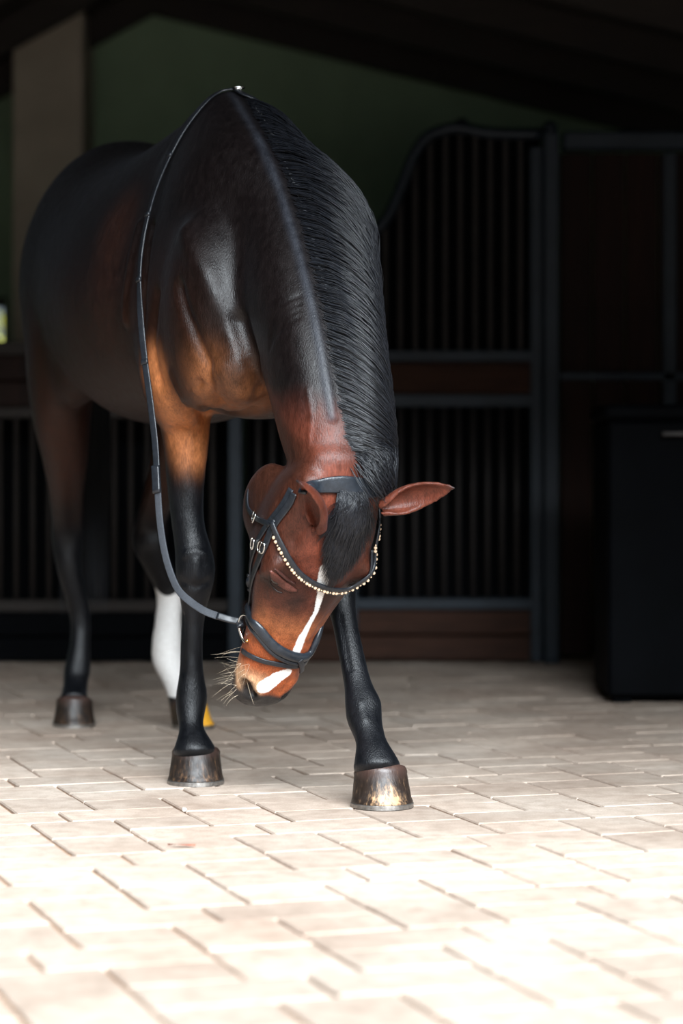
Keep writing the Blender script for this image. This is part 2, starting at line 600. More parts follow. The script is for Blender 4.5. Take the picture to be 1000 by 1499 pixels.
# right fore (picture left)
leg([L4(262, 490, 5.74, .080, .12, .14), L4(264, 550, 5.73, .074, .09, .115), L4(270, 600, 5.72, .064, .070, .095), L4(273, 650, 5.715, .053, .058, .075),
     L4(272, 710, 5.71, .044, .048, .056), L4(275, 765, 5.705, .039, .043, .044), L4(283, 805, 5.70, .044, .046, .044), L4(286, 832, 5.695, .048, .047, .046),
     L4(286, 862, 5.695, .041, .040, .046), L4(284, 895, 5.70, .029, .029, .042), L4(281, 940, 5.70, .0265, .026, .040), L4(281, 985, 5.70, .029, .028, .042),
     L4(281, 1018, 5.70, .038, .035, .046), L4(280, 1042, 5.69, .035, .033, .040), L4(280, 1066, 5.672, .029, .031, .034), L4(283, 1088, 5.655, .044, .044, .046),
     L4(285, 1103, 5.65, .055, .056, .05)], hd_f)
# left fore (picture right, stepping forward)
hd_l = nrm([0.22, -0.97, 0])
leg([L4(462, 560, 5.74, .080, .12, .14), L4(463, 600, 5.72, .070, .085, .11), L4(466, 650, 5.68, .058, .065, .085), L4(472, 710, 5.62, .048, .052, .062),
     L4(480, 770, 5.56, .040, .044, .046), L4(487, 812, 5.525, .044, .046, .045), L4(491, 838, 5.50, .047, .046, .046),
     L4(496, 866, 5.48, .040, .040, .044), L4(503, 900, 5.455, .030, .030, .040), L4(513, 950, 5.42, .0295, .028, .038), L4(524, 1000, 5.385, .032, .030, .040),
     L4(532, 1030, 5.36, .042, .036, .045), L4(534, 1053, 5.34, .040, .034, .040), L4(543, 1084, 5.305, .0345, .034, .036),
     L4(549, 1108, 5.285, .046, .046, .046), L4(553, 1127, 5.275, .056, .057, .05)], hd_l)
# right hind
hd_h = nrm([0.10, -1, 0])
leg([np.append(B(-1.16, -.13, 1.25), [.12, .24, .24]), np.append(B(-1.12, -.165, 1.05), [.105, .22, .24]), np.append(B(-1.13, -.165, .90), [.085, .16, .19]),
     np.append(B(-1.20, -.140, .78), [.066, .105, .12]), np.append(B(-1.31, -.11, .67), [.050, .068, .075]), np.append(B(-1.38, -.09, .59), [.046, .055, .068]),
     np.append(B(-1.40, -.085, .53), [.046, .052, .060]), np.append(B(-1.395, -.08, .44), [.037, .042, .048]), L4(117, 900, 7.06, .031, .032, .042),
     L4(117, 945, 7.05, .031, .032, .044), L4(113, 980, 7.04, .040, .040, .050), L4(111, 1000, 7.02, .036, .038, .042), L4(108, 1022, 6.98, .040, .042, .042),
     L4(107, 1032, 6.95, .050, .052, .048)], hd_h)
# left hind, white sock, toe turned out
hd_hl = nrm([0.80, -0.60, 0])
mid = nrm([0.45, -0.9, 0])
leg([np.append(B(-1.14, .13, 1.25), [.12, .24, .24]), np.append(B(-1.08, .165, 1.05), [.105, .22, .24]), np.append(B(-1.07, .165, .90), [.085, .16, .19]),
     np.append(B(-1.12, .16, .78), [.066, .105, .12]), np.append(B(-1.20, .14, .67), [.050, .068, .075]), np.append(B(-1.26, .13, .59), [.046, .055, .068]),
     np.append(B(-1.27, .13, .53), [.046, .052, .060])], hd_h)
leg([np.append(B(-1.265, .13, .57), [.044, .050, .058]), np.append(B(-1.26, .13, .50), [.044, .048, .055]), L4(248, 862, 7.04, .036, .040, .046), L4(247, 905, 7.02, .034, .038, .044), L4(246, 935, 7.0, .040, .040, .050),
     L4(247, 962, 6.99, .042, .040, .052), L4(256, 990, 6.965, .036, .036, .040), L4(266, 1014, 6.94, .040, .042, .042), L4(271, 1030, 6.925, .048, .050, .046)], hd_hl)

# muscle masses
for sg in (-1, 1):
    ellipsoid(B(.20, sg * .135, 1.10), [R * .095, D * .16, Z * .24])            # point of shoulder
    ellipsoid(B(.30, sg * .085, .985), [R * .085, D * .085, Z * .115])          # breast muscle
    ellipsoid(B(.02, sg * .155, 1.02), [R * .090, D * .15, Z * .20])            # triceps
    ellipsoid(B(-1.06, sg * .16, 1.22), [R * .125, D * .30, Z * .30])           # thigh
    ellipsoid(B(-1.30, sg * .10, 1.20), [R * .12, D * .16, Z * .26])            # buttock
    ellipsoid(B(-.92, sg * .175, 1.03), [R * .075, D * .12, Z * .13])           # stifle
# neck muscles towards shoulder
# dock of tail
ellipsoid(B(-1.46, 0, 1.38), [R * .035, D * .05, Z * .10])

# ------------------------------------------------------------------ one skin over all of it
me = bpy.data.meshes.new('soup')
me.from_pydata([tuple(v) for v in np.vstack(SOUP_V)], [], SOUP_F)
me.update()
bm = bmesh.new(); bm.from_mesh(me)
bmesh.ops.recalc_face_normals(bm, faces=bm.faces[:])
bm.to_mesh(me); bm.free()
so = bpy.data.objects.new('soup', me)
C.objects.link(so)
md = so.modifiers.new('r', 'REMESH')
md.mode = 'VOXEL'; md.voxel_size = 0.0052; md.adaptivity = 0
dg = bpy.context.evaluated_depsgraph_get()
ev = so.evaluated_get(dg)
bme = bpy.data.meshes.new_from_object(ev)
bpy.data.objects.remove(so)
nv = len(bme.vertices)
co = np.empty(nv * 3); bme.vertices.foreach_get('co', co); co = co.reshape(-1, 3)
ed = np.empty(len(bme.edges) * 2, dtype=np.int64); bme.edges.foreach_get('vertices', ed); ed = ed.reshape(-1, 2)
deg = np.bincount(ed.ravel(), minlength=nv).astype(float)


def lap(x):
    o = np.empty_like(x)
    for k in range(x.shape[1]):
        o[:, k] = np.bincount(ed[:, 0], weights=x[ed[:, 1], k], minlength=nv) + np.bincount(ed[:, 1], weights=x[ed[:, 0], k], minlength=nv)
    return o / deg[:, None]


def sm(e0, e1, x):
    t = np.clip((x - e0) / (e1 - e0), 0, 1)
    return t * t * (3 - 2 * t)


def headco(x):
    q = x - HP
    return q @ HA, q @ HS, q @ HN


ht, hs_, hn_ = headco(co)
is_head = sm(-.12, .0, ht) * (1 - sm(.66, .70, ht)) * sm(-.36, -.30, hn_) * (1 - sm(.20, .25, np.abs(hs_)))
is_ear = np.maximum(np.exp(-(np.min([np.linalg.norm(co - (LE_B + (LE_T - LE_B) * u), axis=1) for u in np.linspace(.15, 1, 12)], axis=0) / .045) ** 4),
                    np.exp(-(np.min([np.linalg.norm(co - (RE_B + (RE_T - RE_B) * u), axis=1) for u in np.linspace(.15, 1, 8)], axis=0) / .04) ** 4))
low = 1 - sm(.70, .95, co[:, 2])
wgt = 0.75 * (1 - 0.72 * is_head * (1 - sm(-.02, -.1, ht))) * (1 - 0.60 * low * (1 - is_head)) * (1 - 0.93 * is_ear)
wgt = np.clip(wgt, 0.015, .8)[:, None]
hi_w = (0.8 * sm(.86, 1.0, co[:, 2]) * (1 - is_head))[:, None]
for it in range(30):
    co = co + wgt * (lap(co) - co)
for it in range(70):
    co = co + hi_w * (lap(co) - co)
for it in range(4):                      # light overall pass
    co = co + 0.3 * (lap(co) - co)


def normals(x):
    bme.vertices.foreach_set('co', x.ravel()); bme.update()
    nn = np.empty(nv * 3); bme.vertices.foreach_get('normal', nn)
    return nn.reshape(-1, 3)


def segdist(x, pts):
    pts = np.asarray(pts, float)
    best = np.full(len(x), 1e9)
    if len(pts) == 1:
        return np.linalg.norm(x - pts[0], axis=1)
    for a, b2 in zip(pts[:-1], pts[1:]):
        ab = b2 - a
        t = np.clip(((x - a) @ ab) / max(ab.dot(ab), 1e-12), 0, 1)
        best = np.minimum(best, np.linalg.norm(x - (a + t[:, None] * ab), axis=1))
    return best


def make_bvh():
    pl = [tuple(p.vertices) for p in bme.polygons]
    return BVHTree.FromPolygons([tuple(v) for v in co], pl)


bvh = make_bvh()


def hit(px, py, tree=None):
    tree = tree or bvh
    o = Vector((0, 0, CH)); d = Vector(tuple(P(px, py, 1.0) - np.array([0, 0, CH]))).normalized()
    loc, nn, idx, dist = tree.ray_cast(o, d)
    if loc is None:
        return None, None
    nn = np.array(nn)
    if nn.dot(np.array(d)) > 0:
        nn = -nn
    return np.array(loc), nn


def hits(pxs, tree=None):
    out = []
    for a, b2 in pxs:
        p, _ = hit(a, b2, tree)
        if p is not None:
            out.append(p)
    return out


EP, _ = hit(405, 851)
et_, es_, en_ = [float(q[0]) for q in headco(EP[None, :])]
print('EYE', et_, es_, en_)


# sculpting strokes: (list of pixel points or 3-D points, radius, amount)
strokes = []


def stroke(pts, rad, amt):
    strokes.append((pts, rad, amt))


def px_stroke(pxs, rad, amt):
    h = hits(pxs)
    if h:
        stroke(h, rad, amt)


# shoulder, breast and foreleg modelling
for vein in ([(258, 560), (270, 582), (266, 604), (280, 630), (284, 660)], [(284, 572), (278, 596), (290, 622)], [(310, 540), (322, 556), (318, 574)],
             [(388, 900), (395, 880), (392, 866)], [(424, 890), (414, 905), (410, 925)], [(452, 650), (456, 610), (450, 570)]):
    px_stroke(vein, .0048, .0030)
px_stroke([(262, 420), (282, 480), (305, 535), (325, 590)], .016, -.014)
px_stroke([(272, 340), (300, 400), (330, 470), (352, 540)], .028, .012)
px_stroke([(230, 430), (222, 500), (232, 560)], .018, -.010)
px_stroke([(205, 330), (190, 400), (185, 470)], .014, .010)
px_stroke([(222, 330), (212, 400), (208, 480)], .014, -.014)
px_stroke([(330, 545), (352, 575)], .030, .016)
px_stroke([(300, 600), (330, 606), (372, 600)], .014, -.012)
px_stroke([(252, 548), (268, 580), (280, 620)], .016, .008)
px_stroke([(292, 560), (300, 610)], .010, -.008)
px_stroke([(355, 470), (372, 520), (385, 570)], .022, -.016)
# creases where the neck is bent
for k in range(4):
    px_stroke([(398 - k * 1, 470 + k * 13), (412, 447 + k * 11), (438, 434 + k * 10)], .0065, -.0022)
stroke([crest[i] - NL[i] * .016 for i in range(1, 7)], .010, .0045)        # ridge along the crest
# fronts of knees, tendons
px_stroke([(272, 812), (286, 806), (300, 812)], .010, .005)
px_stroke([(268, 852), (286, 858), (304, 852)], .008, -.004)
px_stroke([(286, 820), (286, 845)], .012, .004)
px_stroke([(268, 900), (268, 985)], .006, -.004)
px_stroke([(528, 1030), (534, 1052)], .012, .004)
px_stroke([(497, 900), (512, 980)], .007, -.003)

# head modelling, both sides, in head coordinates
NOST = []
for sg in (-1, 1):
    stroke([H(.185, sg * 0.0862, .03), H(.215, sg * 0.1092, .012), H(.25, sg * 0.1207, -.01)], .014, .010)       # brow ridge over the eye
    stroke([H(.115, sg * 0.0805, .02), H(.150, sg * 0.0920, .012)], .018, -.010)                               # hollow above the eye
    stroke([H(.265, sg * 0.1127, -.035), H(.31, sg * 0.1035, -.040), H(.37, sg * 0.0862, -.045), H(.42, sg * 0.0713, -.045)], .011, .007)   # facial crest
    stroke([H(.29, sg * 0.0978, -.01), H(.36, sg * 0.0759, -.01), H(.42, sg * 0.0633, -.012)], .018, -.006)
    stroke([H(.10, sg * 0.0978, -.20), H(.19, sg * 0.0920, -.23), H(.27, sg * 0.0805, -.21)], .02, .004)
    stroke([H(.33, sg * 0.0805, -.10), H(.39, sg * 0.0690, -.09)], .022, -.007)
    stroke([H(.250, sg * 0.1242, -.045)], .013, -.012)                                                       # eye socket
    nz_ = [headco(hit(a_, b_)[0][None, :]) for a_, b_ in ((360, 1002), (362, 1010), (369, 1018))]
    nz_ = [H(float(q[0][0]), sg * -float(q[1][0]), float(q[2][0])) for q in nz_]
    NOST.extend(nz_)
    stroke([nz_[0] - HA * .012 + HS * sg * -.010, nz_[2] + HS * sg * -.014], .013, .006)                   # nostril wing
    stroke(nz_, .0105, -.024)                                                                              # nostril
    stroke([H(.622, sg * .035, -.078), H(.59, sg * .060, -.092), H(.54, sg * .066, -.096)], .006, -.007)   # mouth
stroke([H(.13, -.065, .02), H(.16, -.055, .02)], .030, .011)
stroke([H(.13, .065, .02), H(.16, .055, .02)], .030, .011)
stroke([H(.085, -.085, .0), H(.105, -.06, .02)], .009, -.006)
stroke([H(.42, 0, 0), H(.52, 0, -.003)], .020, -.002)

for pts, rad, amt in strokes:
    nn = normals(co)
    d = segdist(co, pts)
    near = d < rad * 3
    f = np.exp(-(d[near] / rad) ** 2)
    if amt < -.012 and rad < .012:
        f = np.exp(-(d[near] / rad) ** 4)
    co[near] += nn[near] * (f * amt)[:, None]
for it in range(2):
    co = co + 0.25 * (1 - is_ear[:, None]) * (lap(co) - co)
nn = normals(co)
bvh = make_bvh()

# ------------------------------------------------------------------ coat colours (real hair colours of a bay horse, plus painted-in highlights)
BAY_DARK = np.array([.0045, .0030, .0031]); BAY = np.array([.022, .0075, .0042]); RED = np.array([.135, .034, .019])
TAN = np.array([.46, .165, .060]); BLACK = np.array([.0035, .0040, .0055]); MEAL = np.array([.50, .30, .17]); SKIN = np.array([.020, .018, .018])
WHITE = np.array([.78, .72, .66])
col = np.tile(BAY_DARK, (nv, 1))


def mixc(mask, c):
    global col
    m_ = np.clip(mask, 0, 1)[:, None]
    col = col * (1 - m_) + np.asarray(c) * m_


ht, hs_, hn_ = headco(co)
z = co[:, 2]
bs = (co - W0) @ D; bl = (co - W0) @ R
mott = 0.5 + 0.5 * np.sin(co[:, 0] * 37 + np.sin(co[:, 1] * 29) * 2) * np.sin(z * 41 + np.sin(co[:, 0] * 23) * 2)
trunk = sm(-.02, -.10, -np.abs(bs + .5) + .55)
# flanks and quarters get redder low down
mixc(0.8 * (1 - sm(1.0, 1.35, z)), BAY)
# legs: tan forearm / gaskin, then black points
nk = segdist(co, [crest[3], crest[5], crest[7]])
neckm = np.exp(-(segdist(co, [crest[i] - NC[i] * .15 for i in range(2, 9)]) / .24) ** 6)
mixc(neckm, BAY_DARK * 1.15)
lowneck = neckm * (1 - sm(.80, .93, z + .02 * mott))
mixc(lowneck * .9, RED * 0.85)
forel = (1 - is_head) * sm(-.35, -.25, bs) * (1 - sm(.9, 1.05, z)) * (1 - lowneck)
RFa = P(265, 520, 5.65); RFb = P(272, 690, 5.66)
tanm = np.exp(-(segdist(co, [P(250, 545, 5.62), P(275, 600, 5.64), P(290, 660, 5.66)]) / .076) ** 4)
mixc(tanm, TAN * .95)
mixc(np.exp(-(segdist(co, [P(330, 550, 5.45), P(350, 580, 5.45)]) / .085) ** 3) * (1 - lowneck), TAN * .55)
mixc(np.exp(-(segdist(co, [P(190, 340, 5.9), P(190, 470, 5.9)]) / .10) ** 3) * .7, BAY * 1.5)  # browner patch painted in for light reflected on the barrel
hindm = 1 - sm(-.95, -.85, bs)
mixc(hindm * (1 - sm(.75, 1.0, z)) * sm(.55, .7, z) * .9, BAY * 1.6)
LFp = [P(464, 600, 5.72), P(466, 650, 5.68), P(472, 710, 5.62), P(480, 770, 5.56), P(491, 838, 5.50), P(503, 900, 5.455), P(524, 1000, 5.385), P(553, 1127, 5.275)]
d_lf = segdist(co, LFp)
d_hd = segdist(co, [H(.05, 0, -.10), H(.30, 0, -.10), H(.45, 0, -.06), H(.60, 0, -.06)])
is_head = is_head * np.where((d_lf < d_hd) & (d_lf < .09), 0, 1)
zb = np.where(hindm > .5, .62, .75) + (mott - .5) * .05
blackm = (1 - sm(-.11, .09, z - zb + .35 * (co[:, 0] + .36) * (1 - hindm))) * (1 - sm(.1, .9, is_head))
legmask = blackm
mixc(legmask, BLACK)
# head
hm = sm(.2, .8, is_head) * sm(-.06, .01, ht)
mixc(hm, RED)
mixc(hm * sm(.05, .10, np.abs(hs_)) * .75, BAY * 1.5)
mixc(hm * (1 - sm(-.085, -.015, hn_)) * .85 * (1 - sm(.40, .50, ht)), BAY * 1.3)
# darker rings and bridge
ex = [H(et_, sg * -es_, en_) for sg in (-1, 1)]
for e in ex:
    mixc(hm * np.exp(-(np.linalg.norm(co - e, axis=1) / .045) ** 2) * .85, BAY_DARK * .8)
mixc(hm * np.exp(-((ht - .31) / .06) ** 2) * np.exp(-((np.abs(hs_) - .035) / .04) ** 2) * .9, BAY_DARK * 1.4)
mixc(hm * np.exp(-((ht - .40) / .045) ** 2) * sm(-.05, -.02, hn_) * .6, TAN * .8)
mixc(hm * sm(.36, .46, ht) * .85, TAN * [.62, .42, .36])
mz = hm * sm(.50, .55, ht) * sm(.012, .040, -hs_)
mixc(mz, MEAL)
dk = sm(.570, .584, ht + 0.25 * (-.03 - hn_) * 0 + (mott - .5) * .01) * hm
mixc(dk, SKIN)
for sg in (-1, 1):
    mixc(np.exp(-(segdist(co, NOST[:3] if sg < 0 else NOST[3:]) / .018) ** 4), SKIN * .5)
    d = segdist(co, [H(.565, sg * .039, -.028), H(.585, sg * .053, -.048), H(.57, sg * .063, -.062)])
    mixc(np.exp(-(d / .017) ** 4), SKIN)
    d = segdist(co, [H(.595, sg * .03, -.075), H(.56, sg * .05, -.088), H(.53, sg * .056, -.092)])
    mixc(np.exp(-(d / .016) ** 3), SKIN)
# ears: brown with dark rim and tip
er = is_ear
mixc(er, RED * .75)
for (eb, et) in ((LE_B, LE_T), (RE_B, RE_T)):
    u = ((co - eb) @ (et - eb)) / np.dot(et - eb, et - eb)
    mixc(er * sm(.82, .98, u) * (u < 1.3) * (np.linalg.norm(co - et, axis=1) < .05), BLACK)
# crest near mane dark
mixc(np.exp(-(segdist(co, crest + np.array(NL) * .02) / .022) ** 2) * .6, BLACK)

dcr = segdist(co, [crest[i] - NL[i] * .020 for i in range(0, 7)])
mixc(np.exp(-(dcr / .010) ** 2) * .75, np.array([.028, .032, .042]))          # pale stubble tone painted in for the highlight along the crest
# white marks as signed distance (metres)
mark = np.full(nv, .05)


def mark_px(pts, radii):
    global mark
    h = []
    rr_ = []
    for (a, b2), r_ in zip(pts, radii):
        p, _ = hit(a, b2)
        if p is not None:
            h.append(p); rr_.append(r_)
    for i in range(len(h) - 1):
        a, b2 = h[i], h[i + 1]
        ab = b2 - a
        t = np.clip(((co - a) @ ab) / max(ab.dot(ab), 1e-12), 0, 1)
        d = np.linalg.norm(co - (a + t[:, None] * ab), axis=1) - (rr_[i] + (rr_[i + 1] - rr_[i]) * t)
        mark = np.minimum(mark, d)


mark_px([(478, 832), (474, 850), (470, 868), (463, 895), (452, 915), (443, 932), (436, 950), (430, 965)],
        [.016, .015, .0085, .0055, .0065, .010, .011, .010])
mark_px([(420, 985), (405, 992), (388, 1005)], [.012, .017, .019])
# hind sock
sk = B(-1.26, .13, 0)
sock_r = np.linalg.norm((co - np.array([(247 - 500) / F * 7.0, 6.99, 0]))[:, :2], axis=1)
sock = np.where((sock_r < .16) & (z < .5), np.maximum(z - .385 - (mott - .5) * .04, .085 - z), .05)
mark = np.minimum(mark, sock)

mixc(((sock_r < .16) & (z < .12)) * 1.0, SKIN)

bme.vertices.foreach_set('co', co.ravel())
bme.update()
bme.polygons.foreach_set('use_smooth', [True] * len(bme.polygons))
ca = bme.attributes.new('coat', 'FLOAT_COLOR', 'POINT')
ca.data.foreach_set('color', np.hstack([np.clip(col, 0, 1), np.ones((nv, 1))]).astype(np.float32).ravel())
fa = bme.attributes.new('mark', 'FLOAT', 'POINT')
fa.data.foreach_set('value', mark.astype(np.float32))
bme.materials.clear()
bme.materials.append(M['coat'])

HB = (-0.30, 6.2, 0.0)
horse = thing('horse', 'dark bay horse with black legs, white blaze and bowed head standing on the pavers', 'horse', HB)
body = bpy.data.objects.new('body', bme)
bme.name = 'body'
C.objects.link(body)
put(body, horse)


# ------------------------------------------------------------------ hair
def strands(name, paths, r0, mat, parent, label=None, taper=0.25):
    paths = np.asarray(paths, float)
    n_, k_, _ = paths.shape
    tan = np.gradient(paths, axis=1)
    tan /= np.maximum(np.linalg.norm(tan, axis=2, keepdims=True), 1e-9)
    ref = np.array([0.31, 0.77, 0.56])
    a = np.cross(tan, ref); a /= np.maximum(np.linalg.norm(a, axis=2, keepdims=True), 1e-9)
    b_ = np.cross(tan, a)
    rad = (r0 * (1 - (1 - taper) * np.linspace(0, 1, k_) ** 1.5))[None, :, None]
    rv = RNG.uniform(.7, 1.3, (n_, 1, 1))
    vs = np.stack([paths + rad * rv * (math.cos(q) * a + math.sin(q) * b_) for q in (0, 2.0944, 4.18879)], axis=2)   # n,k,3,3
    vs = vs.reshape(-1, 3)
    base = (np.arange(n_) * k_ * 3)[:, None, None]
    i = (np.arange(k_ - 1) * 3)[None, :, None]
    j = np.arange(3)[None, None, :]
    j2 = (j + 1) % 3
    f = np.stack([base + i + j, base + i + j2, base + i + 3 + j2, base + i + 3 + j], axis=3).reshape(-1, 4)
    me = bpy.data.meshes.new(name)
    me.vertices.add(len(vs)); me.vertices.foreach_set('co', vs.astype(np.float32).ravel())
    me.loops.add(f.size); me.loops.foreach_set('vertex_index', f.astype(np.int32).ravel())
    me.polygons.add(len(f)); me.polygons.foreach_set('loop_start', (np.arange(len(f)) * 4).astype(np.int32))
    me.update(calc_edges=True)
    me.polygons.foreach_set('use_smooth', [True] * len(f))
    me.materials.append(mat)
    o = bpy.data.objects.new(name, me)
    C.objects.link(o)
    put(o, parent)
    o['kind'] = 'stuff'
    if label:
        o['label'] = label
    return o


NKs = cr(NECK, 20)
NFINE = len(NKs)


def neck_pt(u, th, off):
    """u 0..1 withers to poll, th angle (90deg = crest, 0 = horse's left side), off = lift above the surface"""
    i = np.clip(u, 0, 1) * (NFINE - 1)
    i0 = np.floor(i).astype(int).clip(0, NFINE - 2); f = (i - i0)[:, None]
    r = NKs[i0] * (1 - f) + NKs[i0 + 1] * f
    U, V = r[:, 3:6], r[:, 6:9]
    U = U / np.linalg.norm(U, axis=1, keepdims=True); V = V / np.linalg.norm(V, axis=1, keepdims=True)
    p = r[:, 12]
    cx = np.abs(np.cos(th)) ** (2 / p) * np.sign(np.cos(th)) * r[:, 9]
    sy = np.abs(np.sin(th)) ** (2 / p) * np.where(np.sin(th) >= 0, r[:, 10], -r[:, 11])
    base = r[:, 0:3] + cx[:, None] * U + sy[:, None] * V
    nr = np.cos(th)[:, None] * U / 1.0 + np.sin(th)[:, None] * V
    nr /= np.linalg.norm(nr, axis=1, keepdims=True)
    return base + nr * off[:, None]


nM = 5200
K = 11
u0 = RNG.beta(1.0, 0.85, nM) * 0.84 + .035
tc_ = np.sort(RNG.uniform(0, 1.02, 62)); tuft = tc_[np.abs(u0[:, None] - tc_[None, :] + RNG.normal(0, .004, (nM, 62))).argmin(1)]
u_tuft = tuft + RNG.normal(0, .002, nM)
pth = np.zeros((nM, K, 3))
lenf = RNG.uniform(.75, 1.1, nM) * np.interp(u0, [0, .12, .3, .6, 1], [.42, .75, 1.0, 1.08, 1.1])
lift = RNG.uniform(.003, .026, nM) * np.interp(u0, [0, .2, 1], [.7, 1, 1.1])
limj = RNG.normal(0, .035, nM).clip(-.08, .07); wob = RNG.normal(0, 1, nM); thj = RNG.normal(0, .05, nM) - np.abs(RNG.normal(0, .12, nM))
for k in range(K):
    s = k / (K - 1)
    clump = 0.30 * s ** 1.6
    uu = u0 * (1 - clump) + u_tuft * clump + lenf * s ** 1.05 * .28 + wob * .004 * s
    lim = .925 + limj * .8; uu = np.where(uu > lim - .12, lim - .12 * np.exp(-(uu - lim + .12) / .12), uu)
    th = math.pi / 2 - .06 + thj - lenf * (1.80 * s ** 0.85) + wob * .03 * s
    off = lift * np.sin(min(1, s * 1.6) * math.pi / 2) + .050 * math.sin(min(1, s * 1.15) * math.pi) ** .8 * np.interp(u0, [0, .22, .55, .85], [.35, 1, .8, .45]) - .002
    over = np.maximum(uu - .865, 0)
    th = np.minimum(th + over * 9.0, 1.6)
    q = neck_pt(uu, th, off)
    q[:, 2] -= over * .75
    q[:, 1] -= over * .10
    pth[:, k] = q + RNG.normal(0, .0010, (nM, 3)) * s
strands('mane', pth, .00085, M['mane'], horse, 'black mane falling on the far side of the neck')
# short fuzzy crest hair along the near edge of the mane and stray hairs
nS = 500
u0 = RNG.uniform(.05, 1, nS)
pth = np.zeros((nS, 7, 3))
ln = RNG.uniform(.4, 1.35, nS)
for k in range(7):
    s = k / 6
    pth[:, k] = neck_pt(u0 + .05 * s * ln, math.pi / 2 - .1 - 1.6 * s * ln, .004 + .045 * s * ln)
fly = pth
strands('stray_hair', fly[:220], .0005, M['mane'], horse)

nF = 2600
K = 10
rs0 = RNG.uniform(-.030, .032, nF); rt0 = RNG.uniform(.012, .036, nF)
es = RNG.normal(.016, .034, nF).clip(-.052, .090); Ls = RNG.uniform(.12, .225, nF) * np.exp(-((es - .022) / .085) ** 2)
hlift = RNG.uniform(.003, .016, nF)
ph = RNG.uniform(0, 6.28, nF)
cl = np.round(es * 160) / 160
es = es * .5 + cl * .5
hn_face = np.array([[r[0], r[1], r[3], r[4]] for r in HD])
pth = np.zeros((nF, K, 3))
for k in range(K):
    s = k / (K - 1)
    t = rt0 + Ls * s
    sx = rs0 * (1 - s ** .8) + es * s ** .8 + .003 * np.sin(ph + s * 5) * s
    fn = np.interp(t, hn_face[:, 0], hn_face[:, 1]); wn_ = np.interp(t, hn_face[:, 0], hn_face[:, 2]); hw = np.interp(t, hn_face[:, 0], hn_face[:, 3])
    hh = (1 - np.clip(np.abs(sx) / hw, 0, .98) ** 2.25) ** (1 / 2.25)
    nz = wn_ + (fn - wn_) * hh + .004 + hlift * math.sin(min(1, s * 2 + .2) * math.pi / 2) + .010 * math.exp(-((s - .30) / .18) ** 2) - .004 * math.exp(-(s / .1) ** 2)
    pth[:, k] = HP + t[:, None] * HA + sx[:, None] * HS + nz[:, None] * HN
strands('forelock', pth, .0008, M['mane'], horse, 'black forelock hanging over the forehead')

# tail
nT = 900; K = 10
pth = np.zeros((nT, K, 3))
a = RNG.uniform(0, 6.28, nT); rr_ = RNG.uniform(0, 1, nT) ** .5
zl = RNG.uniform(.30, .55, nT)
for k in range(K):
    s = k / (K - 1)
    wd = .02 + .06 * math.sin(min(1, s * 1.3) * math.pi * .6)
    top = 1.40
    pth[:, k] = B(-1.50, 0, 0) + (rr_ * np.cos(a) * wd)[:, None] * R + (rr_ * np.sin(a) * wd * .7 - .05 * math.sin(s * 2))[:, None] * D
    pth[:, k, 2] = top - (top - zl) * s
strands('tail', pth, .0012, M['mane'], horse)

# whiskers
nW = 46
pth = np.zeros((nW, 7, 3))
for i in range(nW):
    sg = -1 if RNG.random() < .78 else 1
    t = RNG.uniform(.50, .60); n_ = RNG.uniform(-.11, -.035)
    p0 = H(t, sg * .058, n_)
    loc, nn_, _, _ = bvh.find_nearest(Vector(p0))
    loc = np.array(loc); nn_ = np.array(nn_)
    if nn_.dot(loc - H(.54, 0, -.06)) < 0:
        nn_ = -nn_
    dr = nrm(nn_ + RNG.normal(0, .35, 3) + HA * .25 - Z * .05)
    L_ = RNG.uniform(.02, .062) if sg < 0 else RNG.uniform(.01, .035)
    bend = RNG.normal(0, .25, 3) - Z * .25
    for k in range(7):
        s = k / 6
        pth[i, k] = loc + dr * L_ * s + bend * L_ * s * s * .5
strands('whiskers', pth, .00026, M['whisker'], horse)


def ribbon(name, pts, nrms, width, thick, mat, parent, k=6, round_=False, smooth_n=True, lift=0.0):
    pts = cr(np.asarray(pts, float), k)
    nr = cr(np.asarray(nrms, float), k)
    w_ = np.full(len(pts), width) if np.isscalar(width) else cr(np.asarray(width, float)[:, None], k)[:, 0]
    vs, fs = [], []
    prof = 12
    for i in range(len(pts)):
        t = nrm(pts[min(i + 1, len(pts) - 1)] - pts[max(i - 1, 0)])
        n_ = nr[i] - nr[i].dot(t) * t
        n_ = nrm(n_)
        s_ = np.cross(t, n_)
        for j in range(prof):
            q = 2 * math.pi * (j + .5) / prof
            ex_ = 2 if round_ else 5
            x = np.sign(math.cos(q)) * abs(math.cos(q)) ** (2 / ex_) * w_[i] / 2
            y = np.sign(math.sin(q)) * abs(math.sin(q)) ** (2 / ex_) * thick / 2
            vs.append(pts[i] + s_ * x + n_ * (y + thick / 2 + lift))
    for i in range(len(pts) - 1):
        for j in range(prof):
            fs.append((i * prof + j, i * prof + (j + 1) % prof, (i + 1) * prof + (j + 1) % prof, (i + 1) * prof + j))
    fs.append(tuple(range(prof))[::-1])
    fs.append(tuple((len(pts) - 1) * prof + j for j in range(prof)))
    o = mesh_obj(name, vs, fs, mat)
    put(o, parent)
    return o


# ------------------------------------------------------------------ eyes
def uv_sphere(name, c, r, mat, parent, ax=None, n=16):
    ax = ax if ax is not None else np.eye(3) * r
    vs, fs = [], []
    for i in range(n + 1):
        ph_ = math.pi * i / n
        for j in range(n):
            th = 2 * math.pi * j / n
            vs.append(math.sin(ph_) * math.cos(th) * ax[0] + math.sin(ph_) * math.sin(th) * ax[1] + math.cos(ph_) * ax[2])
    for i in range(n):
        for j in range(n):
            fs.append((i * n + j, i * n + (j + 1) % n, (i + 1) * n + (j + 1) % n, (i + 1) * n + j))
    o = mesh_obj(name, vs, fs, mat)
    o.location = c
    put(o, parent)
    return o


